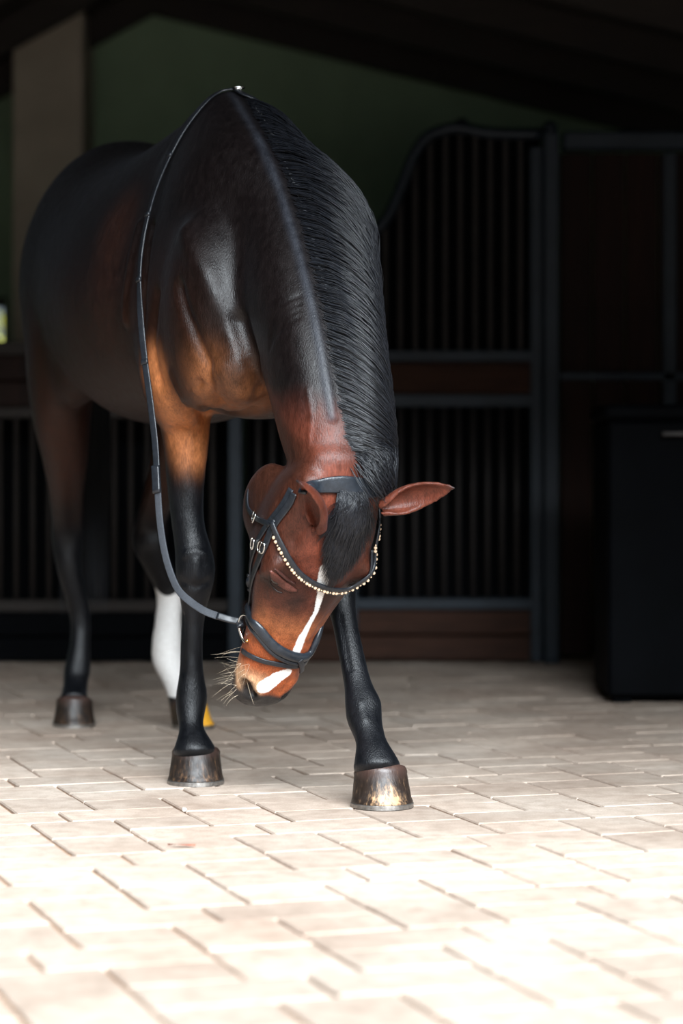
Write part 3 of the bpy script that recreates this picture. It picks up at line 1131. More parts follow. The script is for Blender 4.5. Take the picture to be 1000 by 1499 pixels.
def mirror(p):
    a_, b_, c_ = [float(q[0]) for q in headco(np.asarray(p)[None, :])]
    return H(a_, -b_, c_)


for sg in (-1, 1):
    def fp_(a_, b_):
        p_ = hit(a_, b_)[0]
        if sg > 0:
            p_ = mirror(p_)
        l_, n_, _, _ = bvh.find_nearest(Vector(p_))
        l_, n_ = np.array(l_), np.array(n_)
        if n_.dot(l_ - H(.25, 0, -.12)) < 0:
            n_ = -n_
        return l_, n_
    c0_, cn_ = fp_(404, 851)
    a0_, _ = fp_(397, 838); a1_, _ = fp_(414, 864)
    ea = nrm(a1_ - a0_); ea = nrm(ea - ea.dot(cn_) * cn_); eb_ = np.cross(cn_, ea)
    uv_sphere('eye', c0_ - cn_ * .006, .02, M['eye'], horse, ax=np.array([ea * .020, eb_ * .011, cn_ * .012]))
    if sg > 0:
        continue
    for path, wdt, cc in (([(396, 833), (402, 843), (412, 853), (424, 861), (434, 864)], [.006, .018, .022, .018, .006], (.090, .030, .022)),
                          ([(401, 829), (409, 838), (420, 847), (433, 854)], [.003, .006, .007, .003], (.055, .020, .016)),
                          ([(393, 843), (396, 854), (404, 864), (414, 868)], [.002, .004, .004, .002], (.02, .014, .013))):
        pn = [fp_(*q) for q in path]
        lid = ribbon('eyelid', [q[0] - q[1] * .004 for q in pn], [q[1] for q in pn], wdt, .009 if wdt[1] > .005 else .006, M['coat'], horse, k=5, round_=True)
        nvl = len(lid.data.vertices)
        la = lid.data.attributes.new('coat', 'FLOAT_COLOR', 'POINT')
        la.data.foreach_set('color', np.tile([cc[0], cc[1], cc[2], 1], nvl).astype(np.float32))
        la = lid.data.attributes.new('mark', 'FLOAT', 'POINT')
        la.data.foreach_set('value', np.full(nvl, .05, dtype=np.float32))


# ------------------------------------------------------------------ hooves and shoes
def hoof(center_ground, heading, wid, length, height, lean, mat, label=None):
    """centre of the ground surface, heading, lean = forward overhang of the toe wall"""
    hd = nrm(heading); lt = nrm([-hd[1], hd[0], 0])
    cg = np.asarray(center_ground, float)
    o = bpy.data.objects.new('hoof', None)

    def outline(sc, fwd, n=40, hl=1.0):
        out = []
        for j in range(n):
            th = 2 * math.pi * j / n
            x = math.cos(th); y = math.sin(th)      # y forward
            xx = x * wid / 2 * sc * (1.0 - .13 * max(0, -y) ** 1.5)
            yy = (y * length / 2 if y > 0 else np.sign(y) * abs(y) ** .75 * length / 2 * .82) * sc * hl
            out.append(lt * xx + hd * (yy + fwd))
        return np.array(out)
    rings = []
    levels = [(0.010, 1.0, 0), (0.012, 1.008, 0), (.25, .965, -.25), (.5, .925, -.5), (.75, .885, -.75), (.88, .868, -.88), (.92, .876, -.92), (.98, .862, -1.0), (1.05, .81, -1.04), (1.10, .60, -1.04)]
    for h_, sc, f in levels:
        z_ = h_ * height if h_ > .02 else h_
        o_ = outline(sc, f * lean)
        heel = (o_ @ hd)
        # coronet slopes down towards the heel
        drop = np.clip((0.3 * length - (heel + lean * -f)) / length, 0, 1) * height * .42 * min(1, h_)
        o_[:, 2] = z_ - drop
        rings.append(o_)
    vs = list(np.vstack(rings)); fs = []
    n = 40
    for i in range(len(rings) - 1):
        for j in range(n):
            fs.append((i * n + j, i * n + (j + 1) % n, (i + 1) * n + (j + 1) % n, (i + 1) * n + j))
    fs.append(tuple(range(n))[::-1])
    fs.append(tuple((len(rings) - 1) * n + j for j in range(n)))
    ho = mesh_obj('hoof', vs, fs, mat)
    ho.location = tuple(cg)
    put(ho, horse)
    if label:
        ho['label'] = label
    # shoe: open iron ring under the wall
    th = np.linspace(-math.radians(50), math.radians(230), 34)
    vs, fs = [], []
    for q in th:
        x, y = math.cos(q), math.sin(q)
        for (sc, z_) in ((1.025, 0.0005), (1.025, .0085), (1.0, .0105), (.74, .0105), (.74, .0005)):
            xx = x * wid / 2 * sc * (1.0 - .13 * max(0, -y) ** 1.5)
            yy = (y * length / 2 if y > 0 else -abs(y) ** .75 * length / 2 * .82) * sc
            p_ = lt * xx + hd * yy
            vs.append((p_[0], p_[1], z_))
    for i in range(len(th) - 1):
        for j in range(5):
            fs.append((i * 5 + j, i * 5 + (j + 1) % 5, (i + 1) * 5 + (j + 1) % 5, (i + 1) * 5 + j))
    fs.append((0, 1, 2, 3, 4)); e = (len(th) - 1) * 5; fs.append((e + 4, e + 3, e + 2, e + 1, e))
    sh = mesh_obj('horseshoe', vs, fs, M['shoe'], None, smooth=False)
    sh.location = tuple(cg)
    put(sh, ho)
    return ho


hoof((-.341, 5.655, 0), (0.02, -1, 0), .130, .135, .086, .018, M['hoof'])
hoof((.0885, 5.268, 0), (0.16, -1, 0), .134, .140, .088, .022, M['hoof_streak'], 'hoof with pale streaks down the toe')
hoof((-.766, 6.925, 0), (0.05, -1, 0), .120, .128, .082, .018, M['hoof'])
hoof((-.425, 6.885, 0), hd_hl, .118, .128, .084, .022, M['hoof_pale'], 'amber coloured hoof below the white sock')


# ------------------------------------------------------------------ tack
def surf(p):
    loc, nn_, _, _ = bvh.find_nearest(Vector(p))
    loc = np.array(loc); nn_ = np.array(nn_)
    return loc, nn_


def surf_path(pts):
    """snap points to the skin; smooth normals"""
    L_, N_ = [], []
    for p in pts:
        a_, b_ = surf(p)
        L_.append(a_); N_.append(b_)
    N_ = np.array(N_)
    if len(N_) > 2:
        N_[1:-1] = (N_[:-2] + 2 * N_[1:-1] + N_[2:])
        N_ = N_ / np.linalg.norm(N_, axis=1, keepdims=True)
    return np.array(L_), N_


def from_px(pxs):
    L_, N_ = [], []
    for a_, b_ in pxs:
        for dd in range(0, 26, 2):          # just off the silhouette: step back onto the skin
            p, n_ = hit(a_ + (dd if a_ < 430 else -dd), b_ - dd * .3)
            if p is not None:
                break
        if p is None or dd > 6:
            print('MISS', a_, b_, dd)
        if p is None:
            continue
        L_.append(p); N_.append(n_)
    return L_, N_


bridle = thing('bridle', 'black leather bridle with jewelled browband and long reins on the horse', 'bridle', tuple(HP - np.array([0, 0, .0])))


def strap(name, pxs, width, thick, mat, extra_pre=(), extra_post=(), round_=False, lift=0.001, parent=None, k=6):
    L_, _ = from_px(pxs)
    if len(L_) + len(extra_post) < 2:
        print('NO STRAP', name)
        return None, None, None
    pts = list(extra_pre) + L_ + list(extra_post)
    Pn, Nn = surf_path(pts)
    # densify on the surface so the strap never dives under the skin
    dp = cr(Pn, 4); Pn2, Nn2 = surf_path(dp)
    for _ in range(5):
        Pn2[1:-1] = (Pn2[:-2] + 2 * Pn2[1:-1] + Pn2[2:]) / 4
        Nn2[1:-1] = (Nn2[:-2] + 2 * Nn2[1:-1] + Nn2[2:]) / 4
    ww = width
    if not np.isscalar(width):
        ww = cr(np.asarray(width, float)[:, None], 4)[:, 0] if len(width) == len(Pn) else np.interp(np.linspace(0, 1, len(Pn2)), np.linspace(0, 1, len(width)), width)
    return ribbon(name, Pn2, Nn2, ww, thick, mat, parent or bridle, k=2, round_=round_, lift=lift), Pn2, Nn2


# headpiece over the poll, wide and padded
strap('headpiece', [(443, 716), (458, 712), (480, 709), (505, 709), (530, 713), (550, 717)], [.018, .030, .038, .040, .034, .026], .008, M['leather_pad'],
      extra_post=[H(.03, .085, -.05), H(.07, .100, -.085)], lift=.002)
# browband and its crystals
bb_px = [(402, 764), (409, 785), (421, 812), (438, 836), (460, 851), (483, 859), (508, 858), (530, 845), (545, 825), (554, 802), (558, 784)]
bb, bp_, bn_ = strap('browband', bb_px, .013, .006, M['leather'], extra_post=[H(.075, .098, -.08)], round_=True, lift=.007)
dense = cr(bp_, 6); dn = cr(bn_, 6)
seg = np.concatenate([[0], np.cumsum(np.linalg.norm(np.diff(dense, axis=0), axis=1))])
tot = seg[-1]


def crystal_mesh():
    bm = bmesh.new()
    bmesh.ops.create_uvsphere(bm, u_segments=8, v_segments=5, radius=1)
    me = bpy.data.meshes.new('crystal'); bm.to_mesh(me); bm.free()
    me.materials.append(M['crystal'])
    return me


cm = crystal_mesh()
pos = .030
i_ = 0
while pos < tot - .035:
    q = int(np.searchsorted(seg, pos))
    t = nrm(dense[min(q + 1, len(dense) - 1)] - dense[max(q - 1, 0)])
    n_ = nrm(dn[q]); s_ = nrm(np.cross(t, n_))
    if s_.dot(HA) < 0:
        s_ = -s_
    o = bpy.data.objects.new('crystal', cm)
    o.location = tuple(dense[q] + n_ * .011 + s_ * .0085)
    rr_ = .0039 if i_ % 3 != 2 else .0020
    o.scale = (rr_,) * 3
    C.objects.link(o)
    put(o, bb)
    pos += .0092 if i_ % 3 == 0 else .0078
    i_ += 1
# dark backing of the crystals
strap('crystal_channel', [(x - 1, y + 6) for x, y in bb_px[1:-1]], .009, .004, M['leather'], lift=.005)

# cheek straps (two side by side)
strap('cheekpiece', [(432, 722), (424, 740), (408, 760), (396, 782), (388, 806), (378, 830), (370, 856), (366, 880), (360, 900)], .017, .004, M['leather'], lift=.003)
strap('noseband_strap', [(428, 716), (414, 742), (396, 764), (382, 786), (374, 806), (364, 832), (359, 860), (356, 886)], .015, .004, M['leather'], lift=.002)
for px_ in ((379, 815), (372, 838), (368, 862), (361, 826), (358, 850)):
    p_, n_ = hit(*px_)
    if p_ is None:
        continue
# throat latch
strap('throatlatch', [(400, 768), (388, 764), (376, 758), (368, 748), (364, 738)], .012, .004, M['leather'], extra_post=[H(.15, -.075, -.26), H(.17, 0, -.27), H(.15, .08, -.25)], lift=.003)


# buckles
def torus_link(name, c, U, V, ru, rv, r, mat, parent, n=24, m_=6, ex_=3.0):
    vs, fs = [], []
    Wd = nrm(np.cross(U, V))
    for i in range(n):
        a_ = 2 * math.pi * i / n
        ca_, sa_ = math.cos(a_), math.sin(a_)
        cx = np.sign(ca_) * abs(ca_) ** (2 / ex_) * ru; cy = np.sign(sa_) * abs(sa_) ** (2 / ex_) * rv
        ctr = c + U * cx + V * cy
        rd = nrm(U * ca_ + V * sa_)
        for j in range(m_):
            b_ = 2 * math.pi * j / m_
            vs.append(ctr + rd * r * math.cos(b_) + Wd * r * math.sin(b_))
    for i in range(n):
        for j in range(m_):
            fs.append((i * m_ + j, i * m_ + (j + 1) % m_, ((i + 1) % n) * m_ + (j + 1) % m_, ((i + 1) % n) * m_ + j))
    o = mesh_obj(name, vs, fs, mat)
    put(o, parent)
    return o


for (a_, b_, dx, dy) in ((375, 796, -.5, .85), (387, 801, -.45, .9), (377, 758, .93, .35)):
    p_, n_ = hit(a_, b_)
    if p_ is None:
        continue
    dr = P(a_ + dx * 10, b_ + dy * 10, p_[1]) - P(a_, b_, p_[1])
    U = nrm(dr - dr.dot(n_) * n_); V = nrm(np.cross(n_, U))
    torus_link('buckle', p_ + n_ * .009, U, V, .012, .0115, .0019, M['steel'], bridle)
    ribbon('buckle_tongue', [p_ + n_ * .009 - U * .012, p_ + n_ * .011, p_ + n_ * .009 + U * .012], [n_] * 3, .0022, .0022, M['steel'], bridle, k=3)
# strap keepers
for (a_, b_, dx, dy) in ((363, 832, -.3, .95), (368, 842, -.3, .95), (400, 766, .55, .8), (360, 885, -.2, 1)):
    p_, n_ = hit(a_, b_)
    if p_ is None:
        continue
    dr = P(a_ + dx * 10, b_ + dy * 10, p_[1]) - P(a_, b_, p_[1])
    U = nrm(dr - dr.dot(n_) * n_); V = nrm(np.cross(n_, U))
    ribbon('keeper', [p_ - V * .012 + n_ * .005, p_ + n_ * .0065, p_ + V * .012 + n_ * .005], [n_] * 3, .006, .0035, M['leather'], bridle, k=3)

# padded noseband: two rolls and a lower strap, right round the nose
nb_px = [(366, 890), (375, 912), (391, 934), (410, 951), (430, 960), (450, 960), (464, 948), (471, 932)]
back = [H(.36, .075, -.10), H(.355, 0, -.175), H(.35, -.075, -.12)]
strap('noseband', nb_px, .025, .014, M['leather_pad'], extra_post=back, round_=True, lift=-.001)
strap('noseband_edge', [(364, 900), (374, 924), (388, 944), (406, 960), (426, 969), (448, 969), (464, 958), (472, 940)], .011, .010, M['leather'], extra_post=[b_ + HA * .02 for b_ in back], round_=True, lift=0)
fl_px = [(357, 952), (368, 959), (384, 966), (404, 970), (424, 974), (440, 972)]
strap('flash_strap', fl_px, .012, .004, M['leather'], lift=.003)
strap('flash_strap', [(440, 972), (450, 968), (458, 962)], .012, .004, M['leather'], extra_post=[H(.44, .058, -.05), H(.47, .050, -.10), H(.48, 0, -.135), H(.47, -.05, -.10)], lift=.004)
strap('flash_loop', [(436, 962), (438, 972), (437, 980)], .013, .005, M['leather'], lift=.007)

# bit: ring and mouthpiece
bp0, bn0 = surf(H(.462, -.078, -.078))
ringc = P(362, 922, bp0[1] - .015)
Ur = nrm(P(369, 945, bp0[1] - .02) - P(356, 902, bp0[1] - .01)); Vr = nrm(HN * .45 - HS * .05 - D * 0 + np.array([.0, .25, 0])); Vr = nrm(Vr - Vr.dot(Ur) * Ur)
torus_link('bit_ring', ringc, Ur, Vr, .034, .030, .0032, M['steel'], bridle, n=36, m_=8, ex_=2)
ring2 = H(.452, .070, -.105)
torus_link('bit_ring', ring2, Ur, Vr, .034, .030, .0032, M['steel'], bridle, n=36, m_=8, ex_=2)
ribbon('mouthpiece', [ringc, H(.455, -.03, -.075), H(.46, 0, -.08), H(.455, .03, -.075), ring2], [HN] * 5, .014, .014, M['steel'], bridle, round_=True)
bs0, bsn = hit(362, 938)
if bs0 is not None:
    uv_sphere('brass_stud', tuple(P(362, 938, ringc[1] - .012)), .004, M['brass'], bridle, n=8)

# reins
bit_p = ringc - Ur * .006 + np.array([-.012, -.003, 0])
rein_px = [(351, 911, 5.34), (335, 907, 5.34), (318, 902, 5.345), (300, 895, 5.35), (280, 882, 5.37), (262, 864, 5.39), (249, 835, 5.41), (240, 800, 5.43), (234, 755, 5.45), (231, 705, 5.47),
           (228, 650, 5.49), (221, 590, 5.51), (213, 530, 5.53), (207, 470, 5.55), (205, 410, 5.56), (209, 360, 5.58), (218, 315, 5.60), (231, 272, 5.63), (250, 228, 5.66), (272, 188, 5.68), (300, 152, 5.70)]
pts = [P(*r) for r in rein_px]
nmv = []
pts2 = []
for i, p_ in enumerate(pts):
    s_p, s_n = surf(p_)
    if i >= 14:      # draped on the shoulder: keep just above the skin
        if (p_ - s_p).dot(s_n) < .004:
            p_ = s_p + s_n * .004
    pts2.append(p_)
    if i < 14:
        nmv.append(nrm([-.45, -.85, 0.1]) if i > 4 else nrm([-.2, -.9, .4]))
    else:
        nmv.append(nrm(s_n + np.array([-.2, -.3, 0])))
topp = []
for a_, b_ in ((322, 133), (345, 122)):
    q, qn = surf(P(a_, b_, 5.72)); topp.append((q + qn * .004, qn))
for a_ in topp:
    pts2.append(a_[0]); nmv.append(a_[1])
RW = [.014] * 8 + [.016, .017] + [.016] * 5 + [.015] * (len(pts2) - 15)
iw = 10
o1 = ribbon('rein', pts2[iw - 1:], nmv[iw - 1:], RW[iw - 1:], .0045, M['leather'], bridle, k=6)
o2 = ribbon('rein_web', pts2[2:iw], nmv[2:iw], .017, .004, M['web'], bridle, k=6)
o3 = ribbon('rein_billet', [bit_p] + pts2[:3], [nmv[0]] + nmv[:3], .016, .007, M['leather'], bridle, k=5)
j_ = ribbon('rein_join', [P(231, 722, 5.463), P(230, 700, 5.470), P(229, 682, 5.475)], [nrm([-.45, -.85, .1])] * 3, .020, .009, M['leather'], bridle, k=4)
for (i0_) in (12, 14, 16, 18):
    ribbon('rein_stop', [pts2[i0_] - (pts2[i0_ + 1] - pts2[i0_]) * .06, pts2[i0_] + (pts2[i0_ + 1] - pts2[i0_]) * .06], [nmv[i0_]] * 2, .018, .008, M['leather'], bridle, k=2)
# far rein: over the crest, down the left side of the neck to the left ring
far = []
for a_ in ((358, 124), (380, 135), (398, 158), (415, 184)):
    q, qn = surf(P(a_[0], a_[1], 5.68)); far.append((q + qn * .006, qn))
far += [(B(.10, .245, 1.36), R), (B(.22, .225, 1.15), R), (B(.36, .17, .95), R), (np.array([.0, 5.46, .72]), R), (np.array([-.03, 5.44, .55]), R), (ring2 + HA * -.03, R)]
fp = [topp[-1][0]] + [q[0] for q in far]; fn_ = [topp[-1][1]] + [q[1] for q in far]
ribbon('rein', fp, fn_, .016, .004, M['leather'], bridle, k=6)
q, qn = surf(P(350, 122, 5.70))
torus_link('rein_buckle', q + qn * .014, nrm([1, .2, 0]), nrm([-.2, 1, 0]), .013, .011, .002, M['steel'], bridle)


# ------------------------------------------------------------------ floor of pavers
floor = struct(box('floor', -4.2, 4.2, 2.55, 12.6, -.07, -.007, M['sand'], bv=0))
yard = struct(box('trim_1', -9, 9, -9, 2.55, -.08, -.001, M['paver'], bv=0))
th = math.radians(18.4)
BA = np.array([math.cos(th), math.sin(th)])      # along b
AA = np.array([math.sin(th), -math.cos(th)])     # along a (towards the viewer)
UB, UA = .0882, .1475
kinds = {'tall': (2 * UB, 1.5 * UA), 'small': (2 * UB, UA), 'long': (3 * UB, UA)}
J = .0042


def paver_mesh(wb, ha):
    x, y = wb / 2 - J, ha / 2 - J * .5
    c_ = .0025
    v, f = [], []
    for (dx, dz) in ((0, -.03), (0, -.003), (c_, 0)):
        for sx, sy in ((-1, -1), (1, -1), (1, 1), (-1, 1)):
            px_, py_ = sx * (x - dx), sy * (y - dx)
            v.append((px_, py_, dz))
    for l in (0, 4):
        for j in range(4):
            f.append((l + j, l + (j + 1) % 4, l + 4 + (j + 1) % 4, l + 4 + j))
    f.append((8, 9, 10, 11))
    me = bpy.data.meshes.new('paver')
    me.from_pydata(v, [], f); me.update()
    me.materials.append(M['paver'])
    return me, v, f


pm = {k: paver_mesh(*s) for k, s in kinds.items()}
ANGB = th
cells = []
for ib in range(-24, 26):
    for ia in range(-30, 16):
        # lattice: pair block left joint at column 4*ib, shifted by 2 units of a per block
        b0 = -.10 + 4 * ib * UB
        a0 = -.40 + (4 * ia + 2 * (ib % 2)) * UA
        cells.append(('tall', b0 + UB, a0 + .75 * UA)); cells.append(('tall', b0 + UB, a0 + 2.25 * UA))
        cells.append(('long', b0 - UB / 2, a0 - .5 * UA)); cells.append(('long', b0 + 2.5 * UB, a0 - .5 * UA))
        cells.append(('small', b0 + 3 * UB, a0 + .5 * UA)); cells.append(('small', b0 + 3 * UB, a0 + 2.5 * UA))
good, rest = [], []
for kd, b_, a_ in cells:
    x = b_ * BA[0] + a_ * AA[0]
    y = 4.5 + b_ * BA[1] + a_ * AA[1]
    if not (2.64 < y < 12.2 and -3.4 < x < 3.0):
        continue
    px_ = 500 + x / y * F; py_ = HY + CH / y * F
    hid = False
    vis = -60 < px_ < 1060 and py_ < 1530 and y < 9.3 and not hid
    (good if vis else rest).append((y, kd, x, y))
good.sort()
rest += good[300:]
good = good[:300]
for _, kd, x, y in good:
    o = bpy.data.objects.new('paver', pm[kd][0])
    o.location = (x, y, random.uniform(-.0012, .0008))
    o.rotation_euler = (random.gauss(0, .004), random.gauss(0, .004), ANGB + random.gauss(0, .003))
    C.objects.link(o)
    put(o, floor)
vs, fs, tone = [], [], []
for _, kd, x, y in rest:
    bi = len(vs)
    a_ = ANGB + random.gauss(0, .003)
    ca_, sa_ = math.cos(a_), math.sin(a_)
    dz = random.uniform(-.0012, .0008)
    tn = random.random()
    for v in pm[kd][1]:
        vs.append((x + v[0] * ca_ - v[1] * sa_, y + v[0] * sa_ + v[1] * ca_, v[2] + dz)); tone.append(tn - .5)
    fs += [tuple(bi + q for q in f_) for f_ in pm[kd][2]]
ps = mesh_obj('paver_field', vs, fs, M['paver'], None, smooth=False)
ta = ps.data.attributes.new('tone', 'FLOAT', 'POINT'); ta.data.foreach_set('value', np.array(tone, dtype=np.float32))
ps['kind'] = 'stuff'
put(ps, floor)

# ------------------------------------------------------------------ barn shell
lv_, lf_ = [], []
WX0, WX1, WZ0, WZ1 = -2.15, -1.73, 1.26, 1.58
for (x0, x1, z0, z1) in ((-4.2, WX0, -.05, 4.2), (WX1, 4.2, -.05, 4.2), (WX0, WX1, -.05, WZ0), (WX0, WX1, WZ1, 4.2)):
    v, f = box_vf(x0, x1, 12.4, 12.6, z0, z1)
    bi = len(lv_); lv_ += v; lf_ += [tuple(bi + q for q in g) for g in f]
struct(mesh_obj('wall_back', lv_, lf_, M['wall'], smooth=False))
win = struct(mesh_obj('window_1', *box_vf(WX0 - .03, WX1 + .03, 12.37, 12.41, WZ0 - .05, WZ0), M['beam'], smooth=False))
for (x0, x1, z0, z1) in ((WX0 - .03, WX0, WZ0, WZ1), (WX1, WX1 + .012, WZ0, WZ1), (WX0 - .03, WX1 + .012, WZ1, WZ1 + .04)):
    put(mesh_obj('window_frame', *box_vf(x0, x1, 12.37, 12.41, z0, z1), M['beam'], smooth=False), win)
lv_, lf_ = [], []
for (y0, y1, z0, z1) in ((3.45, 9.0, -.05, 4.2), (11.4, 12.4, -.05, 4.2), (9.0, 11.4, -.05, 1.5), (9.0, 11.4, 2.9, 4.2)):
    v, f = box_vf(-4.2, -4.0, y0, y1, z0, z1)
    bi = len(lv_); lv_ += v; lf_ += [tuple(bi + q for q in g) for g in f]
struct(mesh_obj('wall_left', lv_, lf_, M['wall'], smooth=False))
wl = bpy.data.lights.new('wall_fill', 'AREA')  # added unseen lamp in an invented side opening, brightens wall and pier
wl.shape = 'RECTANGLE'; wl.size = 2.4; wl.size_y = 1.4; wl.energy = 85; wl.color = (.95, 1.0, .92)
wlo = bpy.data.objects.new('wall_fill', wl); C.objects.link(wlo)
wlo.location = (-4.1, 10.2, 2.2); wlo.rotation_euler = (0, -math.pi / 2, 0)
struct(box('wall_right', 4.0, 4.2, 3.45, 12.4, -.05, 4.2, M['wall'], bv=0))
# front wall with the wide door opening the light comes through
fv, ff = [], []
for (x0, x1, z0, z1) in ((-4.2, -2.0, -.05, 5.2), (2.2, 4.2, -.05, 5.2), (-2.0, 2.2, 3.35, 5.2)):
    v, f = box_vf(x0, x1, 3.25, 3.45, z0, z1)
    bi = len(fv); fv += v; ff += [tuple(bi + q for q in g) for g in f]
struct(mesh_obj('wall_front', fv, ff, M['pier'], smooth=False))


# roof: two slopes meeting at a ridge left of centre
def zroof(x):
    return 3.18 - (0.245 * (x + .95) if x > -.95 else 0.55 * (-.95 - x))


def slab(name, xa, xb, mat, y0=3.25, y1=12.6, thk=.08):
    za, zb_ = zroof(xa), zroof(xb)
    v = [(xa, y0, za), (xb, y0, zb_), (xb, y1, zb_), (xa, y1, za), (xa, y0, za + thk), (xb, y0, zb_ + thk), (xb, y1, zb_ + thk), (xa, y1, za + thk)]
    f = [(0, 3, 2, 1), (4, 5, 6, 7), (0, 1, 5, 4), (1, 2, 6, 5), (2, 3, 7, 6), (3, 0, 4, 7)]
    return v, f


v1, f1 = slab('r', -4.3, -.95, None); v2, f2 = slab('r', -.95, 4.3, None)
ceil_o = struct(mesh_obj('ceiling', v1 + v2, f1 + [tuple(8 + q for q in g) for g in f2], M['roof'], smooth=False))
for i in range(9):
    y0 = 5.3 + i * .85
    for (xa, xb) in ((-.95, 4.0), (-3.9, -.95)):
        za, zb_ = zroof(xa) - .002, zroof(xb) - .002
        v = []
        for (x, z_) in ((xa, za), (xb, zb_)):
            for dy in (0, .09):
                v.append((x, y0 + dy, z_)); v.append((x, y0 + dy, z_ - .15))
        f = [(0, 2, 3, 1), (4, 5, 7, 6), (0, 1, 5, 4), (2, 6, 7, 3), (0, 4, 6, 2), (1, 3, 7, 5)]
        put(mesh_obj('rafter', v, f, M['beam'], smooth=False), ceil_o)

# pale pier on the left of the back wall
struct(box('trim_2', -1.62, -1.27, 11.9, 12.4, -.02, 3.1, M['pier'], bv=.01))

# ------------------------------------------------------------------ stall fronts
YS = 9.23
SC = YS / F


def X_(px): return (px - CX) * SC
def Z_(py): return CH - (py - HY) * SC


def stall_bars(parent, xa, xb, za, zb_, step, r=.009, y=YS, mat='bar'):
    nbar = max(1, int(round((xb - xa) / step)) - 1)
    vs, fs = [], []
    for l in range(2):
        for j in range(8):
            q = 2 * math.pi * j / 8
            vs.append((r * math.cos(q), r * math.sin(q), (zb_ - za) * l))
    for j in range(8):
        fs.append((j, (j + 1) % 8, 8 + (j + 1) % 8, 8 + j))
    fs.append(tuple(range(8))[::-1]); fs.append(tuple(range(8, 16)))
    me = bpy.data.meshes.new('bar'); me.from_pydata(vs, [], fs); me.update(); me.materials.append(M[mat])
    me.polygons.foreach_set('use_smooth', [len(p.vertices) == 4 for p in me.polygons])
    for i in range(nbar):
        o = bpy.data.objects.new('bar', me)
        o.location = (xa + (xb - xa) * (i + 1) / (nbar + 1), y, za)
        C.objects.link(o); put(o, parent)


def planks(parent, xa, xb, za, zb_, cnt, y0, y1, mat='plank'):
    for i in range(cnt):
        h0 = za + (zb_ - za) * i / cnt; h1 = za + (zb_ - za) * (i + 1) / cnt
        box('plank', xa, xb, y0, y1, h0 + .003, h1 - .003, M[mat], parent, .004)


# the sliding stall door between the post at px 345 and the post at px 805
dr_x0, dr_x1 = X_(507), X_(793)
door = thing('stall_door', 'dark stall door with steel bars, reddish planks and a top rail that sweeps down to the left', 'stall door', ((dr_x0 + dr_x1) / 2, YS, 0))
box('frame_rail', dr_x0, dr_x1, YS - .025, YS + .025, Z_(530), Z_(513), M['frame'], door)
planks(door, dr_x0 + .04, dr_x1 - .04, Z_(577), Z_(530), 1, YS - .018, YS + .018)
box('frame_rail', dr_x0, dr_x1, YS - .025, YS + .025, Z_(596), Z_(577), M['frame'], door)
stall_bars(door, dr_x0 + .04, dr_x1 - .04, Z_(878), Z_(596), 22 * SC)
box('frame_rail', dr_x0, dr_x1, YS - .025, YS + .025, Z_(892), Z_(875), M['frame'], door)
planks(door, dr_x0 + .04, dr_x1 - .04, Z_(966), Z_(892), 2, YS - .018, YS + .018)
box('frame_stile', dr_x0, dr_x0 + .045, YS - .026, YS + .026, Z_(968), Z_(513), M['frame'], door)
box('frame_stile', dr_x1 - .045, dr_x1, YS - .026, YS + .026, Z_(968), Z_(216), M['frame'], door)
cv = [(510, 341), (535, 340), (556, 333), (573, 308), (590, 268), (606, 228), (622, 205), (645, 193), (672, 189), (720, 197), (793, 198)]
pts = [P(a_, b_, YS) for a_, b_ in cv]
ribbon('swept_rail', [p_ + np.array([0, -.02, 0]) for p_ in pts], [np.array([0, -1.0, 0])] * len(pts), .045, .04, M['frame'], door, k=5, round_=True)
cvd = cr(np.array(pts), 8)
xb = X_(520)
while xb < X_(780):
    zt = float(np.interp(xb, cvd[:, 0], cvd[:, 2]))
    v, f = [], []
    for l, zz in enumerate((Z_(513), zt)):
        for j in range(8):
            q = 2 * math.pi * j / 8
            v.append((xb + .009 * math.cos(q), YS + .009 * math.sin(q), zz))
    for j in range(8):
        f.append((j, (j + 1) % 8, 8 + (j + 1) % 8, 8 + j))
    put(mesh_obj('bar', v, f, M['bar'], None), door)
    xb += 22 * SC
# boarding close behind the bars, cut to the sweep
poly = [q for q in cvd] + [P(793, 960, YS), P(510, 960, YS)]
nq = len(poly)
v = [(q[0], YS + .06, q[2]) for q in poly] + [(q[0], YS + .075, q[2]) for q in poly]
f = [tuple(range(nq)), tuple(range(nq, 2 * nq))[::-1]] + [(i, (i + 1) % nq, nq + (i + 1) % nq, nq + i) for i in range(nq)]
put(mesh_obj('backing_board', v, f, M['trunk'], None, smooth=False), door)
uv_sphere('rail_knob', tuple(P(676, 184, YS)), .03, M['frame'], door)


def post(x, wd, z1, label, group=None):
    t = thing('stall_post', label, 'post', (x, YS, 0), 0, group)
    box('post_shaft', x - wd / 2, x + wd / 2, YS - .05, YS + .05, 0, z1, M['frame'], t, .006)
    bm = bmesh.new(); bmesh.ops.create_uvsphere(bm, u_segments=16, v_segments=10, radius=wd * .5)
    me = bpy.data.meshes.new('post_knob'); bm.to_mesh(me); bm.free(); me.materials.append(M['frame'])
    me.polygons.foreach_set('use_smooth', [True] * len(me.polygons))
    o = bpy.data.objects.new('post_knob', me); o.location = (x, YS, z1 + wd * .35); C.objects.link(o); put(o, t)
    box('post_foot', x - wd * .5, x + wd * .5, YS - .08, YS + .08, 0, .02, M['frame'], t)
    return t


post(X_(806), .060, Z_(196), 'steel stall post between the barred door and the brown board panel')
post(X_(345), .055, Z_(345), 'steel stall post seen between the horse\'s front legs')

